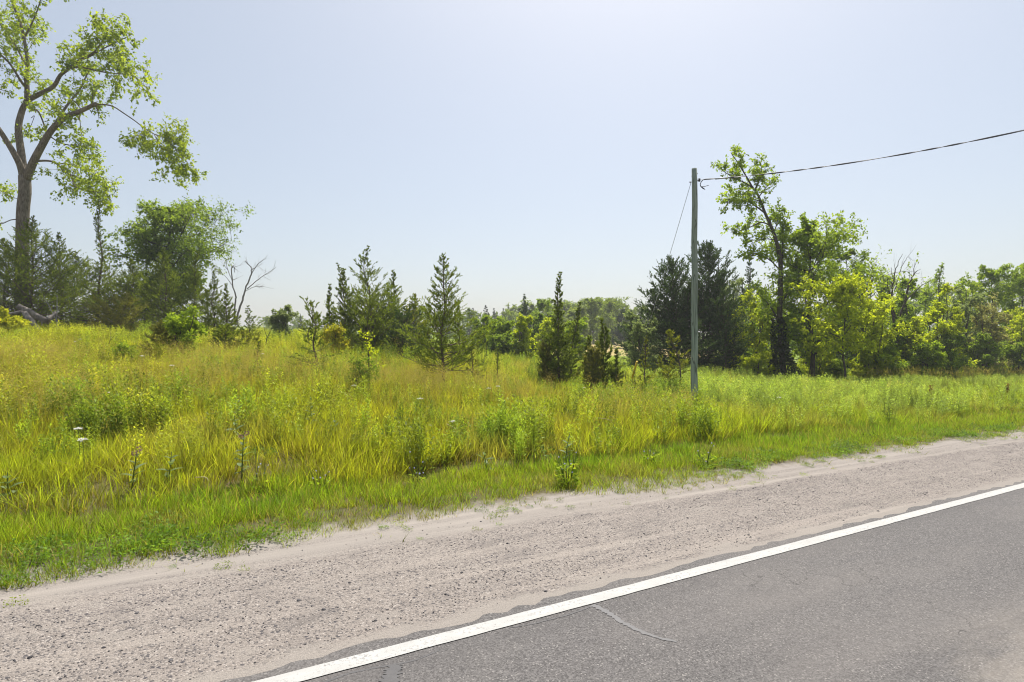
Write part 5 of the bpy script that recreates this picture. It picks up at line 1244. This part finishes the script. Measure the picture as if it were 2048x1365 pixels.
def milkweed(label, px, py, top, seed, bloom=False):
    b = hit(px, py); z = b.y; h = max(0.3, (py-top)/F*z); rr = np.random.default_rng(seed)
    t = thing('milkweed', label, 'plant', b, 'milkweed plants in the meadow grass', rr.random()*6.28); tb = TB(); ln = rr.normal(size=2)*0.05
    tip = Vector((ln[0], ln[1], h)); tb.tube([Vector((0, 0, -0.05)), tip*0.5, tip], [0.008, 0.007, 0.004], 5); me = tb.mesh('stem')
    at = me.attributes.new('tint', 'FLOAT', 'POINT'); obj('stem', me, M['stem'], t)
    npair = max(4, int(h/0.085)); 
    for i in range(npair):
        f = 0.22+0.76*i/npair; p = tip*f
        for sgn in (0, math.pi):
            o_ = obj('leaf', LM[0 if i < npair*0.6 else 1], None, t, p)
            s = (1.15-0.6*max(0, f-0.5)*2)*(0.8+0.35*rr.random()); o_.scale = (s, s, s)
            o_.rotation_euler = (rr.normal()*0.2, -0.15-0.65*f+rr.normal()*0.15, sgn+i*1.57+rr.normal()*0.2)
    if bloom:
        for j in range(2):
            o_ = obj('flower_head', ball_cluster(50, 0.024, 0.016, seed+j), M['pink_flower'], t, tip*(0.96-0.05*j)+Vector((0.05*(1-2*j), 0.0, 0.02)))
for i, (label, px, py, top, bl) in enumerate((
    ('tall milkweed with two dusky pink flower heads above the mown edge', 483, 968, 868, True),
    ('milkweed with broad pale leaves left of the pink flowered one', 338, 972, 905, False),
    ('thin milkweed with a brownish top between the two broad leaved ones', 263, 985, 900, True),
    ('milkweed on the left bank among tan grass', 90, 850, 802, False),
    ('pale upright milkweed behind the pink flowered one, near the bank middle', 476, 850, 788, False),
    ('small milkweed above the pink flowered one', 478, 890, 832, False),
    ('pale milkweed below the compact round bush', 622, 868, 790, False),
    ('small milkweed just right of the pale milkweed below the round bush', 672, 880, 838, False),
    ('low milkweed at the mown edge in the centre of the verge', 975, 948, 905, False),
    ('milkweed standing over the dark blue flowered chicory', 1128, 930, 868, False),
    ('milkweed right of the chicory, half sunk in grass', 1198, 908, 872, False),
    ('dark leaved milkweed cut by the left picture edge', 18, 1002, 965, False),
    ('lone milkweed in open grass below the lone skirted cedar', 958, 855, 822, False),
    ('two tiered milkweed left of the bank bushes, far up', 165, 790, 752, False))):
    milkweed(label, px, py, top, 600+i, bl)

def umbel(label, px, py, seed, r=None):
    """white flat flower head on a thin stem; py is the head's height in the photo"""
    z = hit(px, py+22).y; b = G(px, z); head = P(px, py, z)-b
    if head.z < 0.35: head.z = 0.5
    rr = np.random.default_rng(seed); t = thing('wild_carrot', label, 'flower', b, 'white wild carrot flowers in the meadow'); tb = TB()
    tb.tube([Vector((0, 0, -0.03)), Vector((0.02, 0, head.z*0.5)), head], [0.005, 0.004, 0.003], 4); me = tb.mesh('stem'); me.attributes.new('tint', 'FLOAT', 'POINT'); obj('stem', me, M['stem'], t)
    lb = LB(seed); k = 80; R_ = r or 0.05; a = rr.random(k)*6.283; q = R_*np.sqrt(rr.random(k)); pos = np.stack([np.cos(a)*q, np.sin(a)*q, -0.25*R_*(q/R_)**2+rr.normal(size=k)*0.003], 1)
    lb.add(pos, rr.normal(size=(k, 3))*np.array([1, 1, 0.3]), np.tile([0, 0, 1.], (k, 1))+rr.normal(size=(k, 3))*0.3, 0.02, 0.016)
    obj('flower_head', lb.mesh('umbel'), M['white_flower'], t, head)
for i, (label, px, py) in enumerate((
    ('white flower head standing alone in the grass near the left edge', 157, 917), ('white flower head just below the lone left one', 166, 946), ('white flower head left of the tan grass patch', 218, 821),
    ('white flower head below the oval sapling', 284, 728), ('white flower head beside the compact round bush', 708, 795), ('white flower head in mid meadow under the compact bush', 840, 825),
    ('left one of two white flower heads right below the lone cedar', 978, 795), ('right one of two white flower heads below the lone cedar', 996, 789), ('white flower head at the grass edge centre', 906, 886),
    ('white flower head before the slim spire cedar', 1168, 788), ('white flower head in the weeds near the crest left', 160, 678), ('white flower head close right of the other in the weeds near the crest', 152, 683),
    ('small white flower head right of the large leafy bush', 345, 752), ('white flower head among grass above the pink milkweed', 525, 720), ('small white flower head right of the pole in the grass', 1558, 812))):
    umbel(label, px, py, 640+i, 0.042 if i < 3 else 0.052)

def chicory(label, px, py, top, n_st, seed, base_leaf=70, mat='blue_flower', nf=9):
    b = hit(px, py); h = (py-top)/F*b.y; rr = np.random.default_rng(seed); t = thing('chicory', label, 'plant', b, 'chicory clumps along the mown verge'); fl = LB(seed); lv = LB(seed+1)
    for s in range(n_st):
        a = rr.random()*6.283; d = Vector((math.cos(a)*0.2, math.sin(a)*0.2, 1)); L = h*(0.6+0.4*rr.random()); tb = TB()
        p0 = Vector((math.cos(a)*0.03, math.sin(a)*0.03, -0.02)); p1 = p0+d*L*0.5; p2 = p1+(d+Vector(rr.normal(size=3)*0.15))*L*0.5
        tb.tube([p0, p1, p2], [0.005, 0.004, 0.002], 4); me = tb.mesh('stem'); me.attributes.new('tint', 'FLOAT', 'POINT'); obj('stem', me, M['stem'], t)
        for _ in range(nf//n_st):
            f = 0.45+0.55*rr.random(); p = np.asarray(tuple(p1.lerp(p2, (f-0.5)*2) if f > 0.5 else p0.lerp(p1, f*2)))+rr.normal(size=3)*0.02; k = 7; an = np.arange(k)*6.283/k
            nrm = np.array([rr.normal()*0.5, -0.6, 0.8]); u_ = np.cross(nrm, [0, 0, 1.]); u_ /= np.linalg.norm(u_); w_ = np.cross(nrm/np.linalg.norm(nrm), u_)
            fl.add(np.tile(p, (k, 1)), np.cos(an)[:, None]*u_+np.sin(an)[:, None]*w_, np.tile(nrm, (k, 1)), 0.012, 0.007)
    k = base_leaf; a = rr.random(k)*6.283; q = 0.12*np.sqrt(rr.random(k)); zz = h*0.45*rr.random(k)**1.4
    lv.add(np.stack([np.cos(a)*q, np.sin(a)*q, zz], 1), np.stack([np.cos(a), np.sin(a), 0.5+0*a], 1)+rr.normal(size=(k, 3))*0.4, rr.normal(size=(k, 3))*0.5+np.array([0, 0, 1]), 0.075, 0.03)
    o_ = obj('leaves', lv.mesh('leaves'), M['green'], t); o_['kind'] = 'stuff'
    o_ = obj('florets', fl.mesh('florets'), M[mat], t); o_['kind'] = 'stuff'
chicory('dark leafy chicory clump with tall thin stems at the edge of the gravel', 1134, 972, 868, 9, 700, 150)
chicory('slight chicory with pale blue flowers on the mown verge in the centre', 834, 968, 900, 4, 702, 25)
chicory('chicory with tiny pale flowers at the mown edge right of the pink milkweed', 520, 985, 905, 5, 704, 25)
chicory('small pale flowered chicory at the mown edge left of the centre', 640, 985, 925, 5, 706, 20)
chicory('thin chicory on the verge below the utility pole', 1408, 935, 878, 5, 708, 60)
chicory('thin stemmed chicory left of the one below the utility pole', 1300, 930, 880, 5, 710, 50)

def dock(label, px, py, top, seed):
    z = hit(px, py).y; b = G(px, z); h = (py-top)/F*z; rr = np.random.default_rng(seed); t = thing('dock', label, 'plant', b, 'rusty dock plants'); tb = TB(); tb.tube([Vector((0, 0, -0.02)), Vector((0.03, 0, h))], [0.012, 0.006], 5)
    me = tb.mesh('stem'); me.attributes.new('tint', 'FLOAT', 'POINT'); obj('stem', me, M['rust'], t)
    lb = LB(seed); k = 160; zz = h*(0.45+0.55*rr.random(k)); a = rr.random(k)*6.283; q = 0.07*rr.random(k)
    lb.add(np.stack([np.cos(a)*q+0.02, np.sin(a)*q, zz], 1), rr.normal(size=(k, 3))+np.array([0, 0, 0.6]), rr.normal(size=(k, 3)), 0.035, 0.03); o_ = obj('seed_head', lb.mesh('seeds'), M['rust'], t)
dock('rusty brown dock seed head before the hedgerow hollow', 1859, 812, 772, 720)
dock('rusty brown dock seed head near the right picture edge', 2013, 800, 768, 721)

def dry_stem(label, a, c_, seed):
    z = hit(*c_).y; b = G(c_[0], z); p1 = P(a[0], a[1], z)-b; rr = np.random.default_rng(seed); t = thing('dried_weed', label, 'dry stalk', b, 'bleached dry stems leaning in the grass')
    tb = TB(); tb.tube(smooth_path([Vector((0, 0, 0.02)), p1*0.5+Vector((0.05, 0, 0.08)), p1], 4), 0.006, 4); obj('stalk', tb.mesh('stalk'), M['straw'], t)
m, n, o = nmat('straw'); princ(n, o, (0.52, 0.44, 0.24), 0.8, 0.2); M['straw'] = m
for i, (label, a, c_) in enumerate((('long pale dry stem bent over in the middle of the meadow', (893, 848), (926, 898)), ('pale dry stem lying level below the lone cedar', (893, 814), (945, 808)), ('pale dry stem below the short pointed cedar', (1192, 836), (1232, 860)),
    ('second pale dry stem right of the other below the short pointed cedar', (1218, 834), (1228, 852)), ('short bleached stem under the compact round bush', (694, 786), (704, 818)), ('dry stem at the mown edge left of the pink milkweed', (392, 955), (420, 988)))):
    dry_stem(label, a, c_, 730+i)
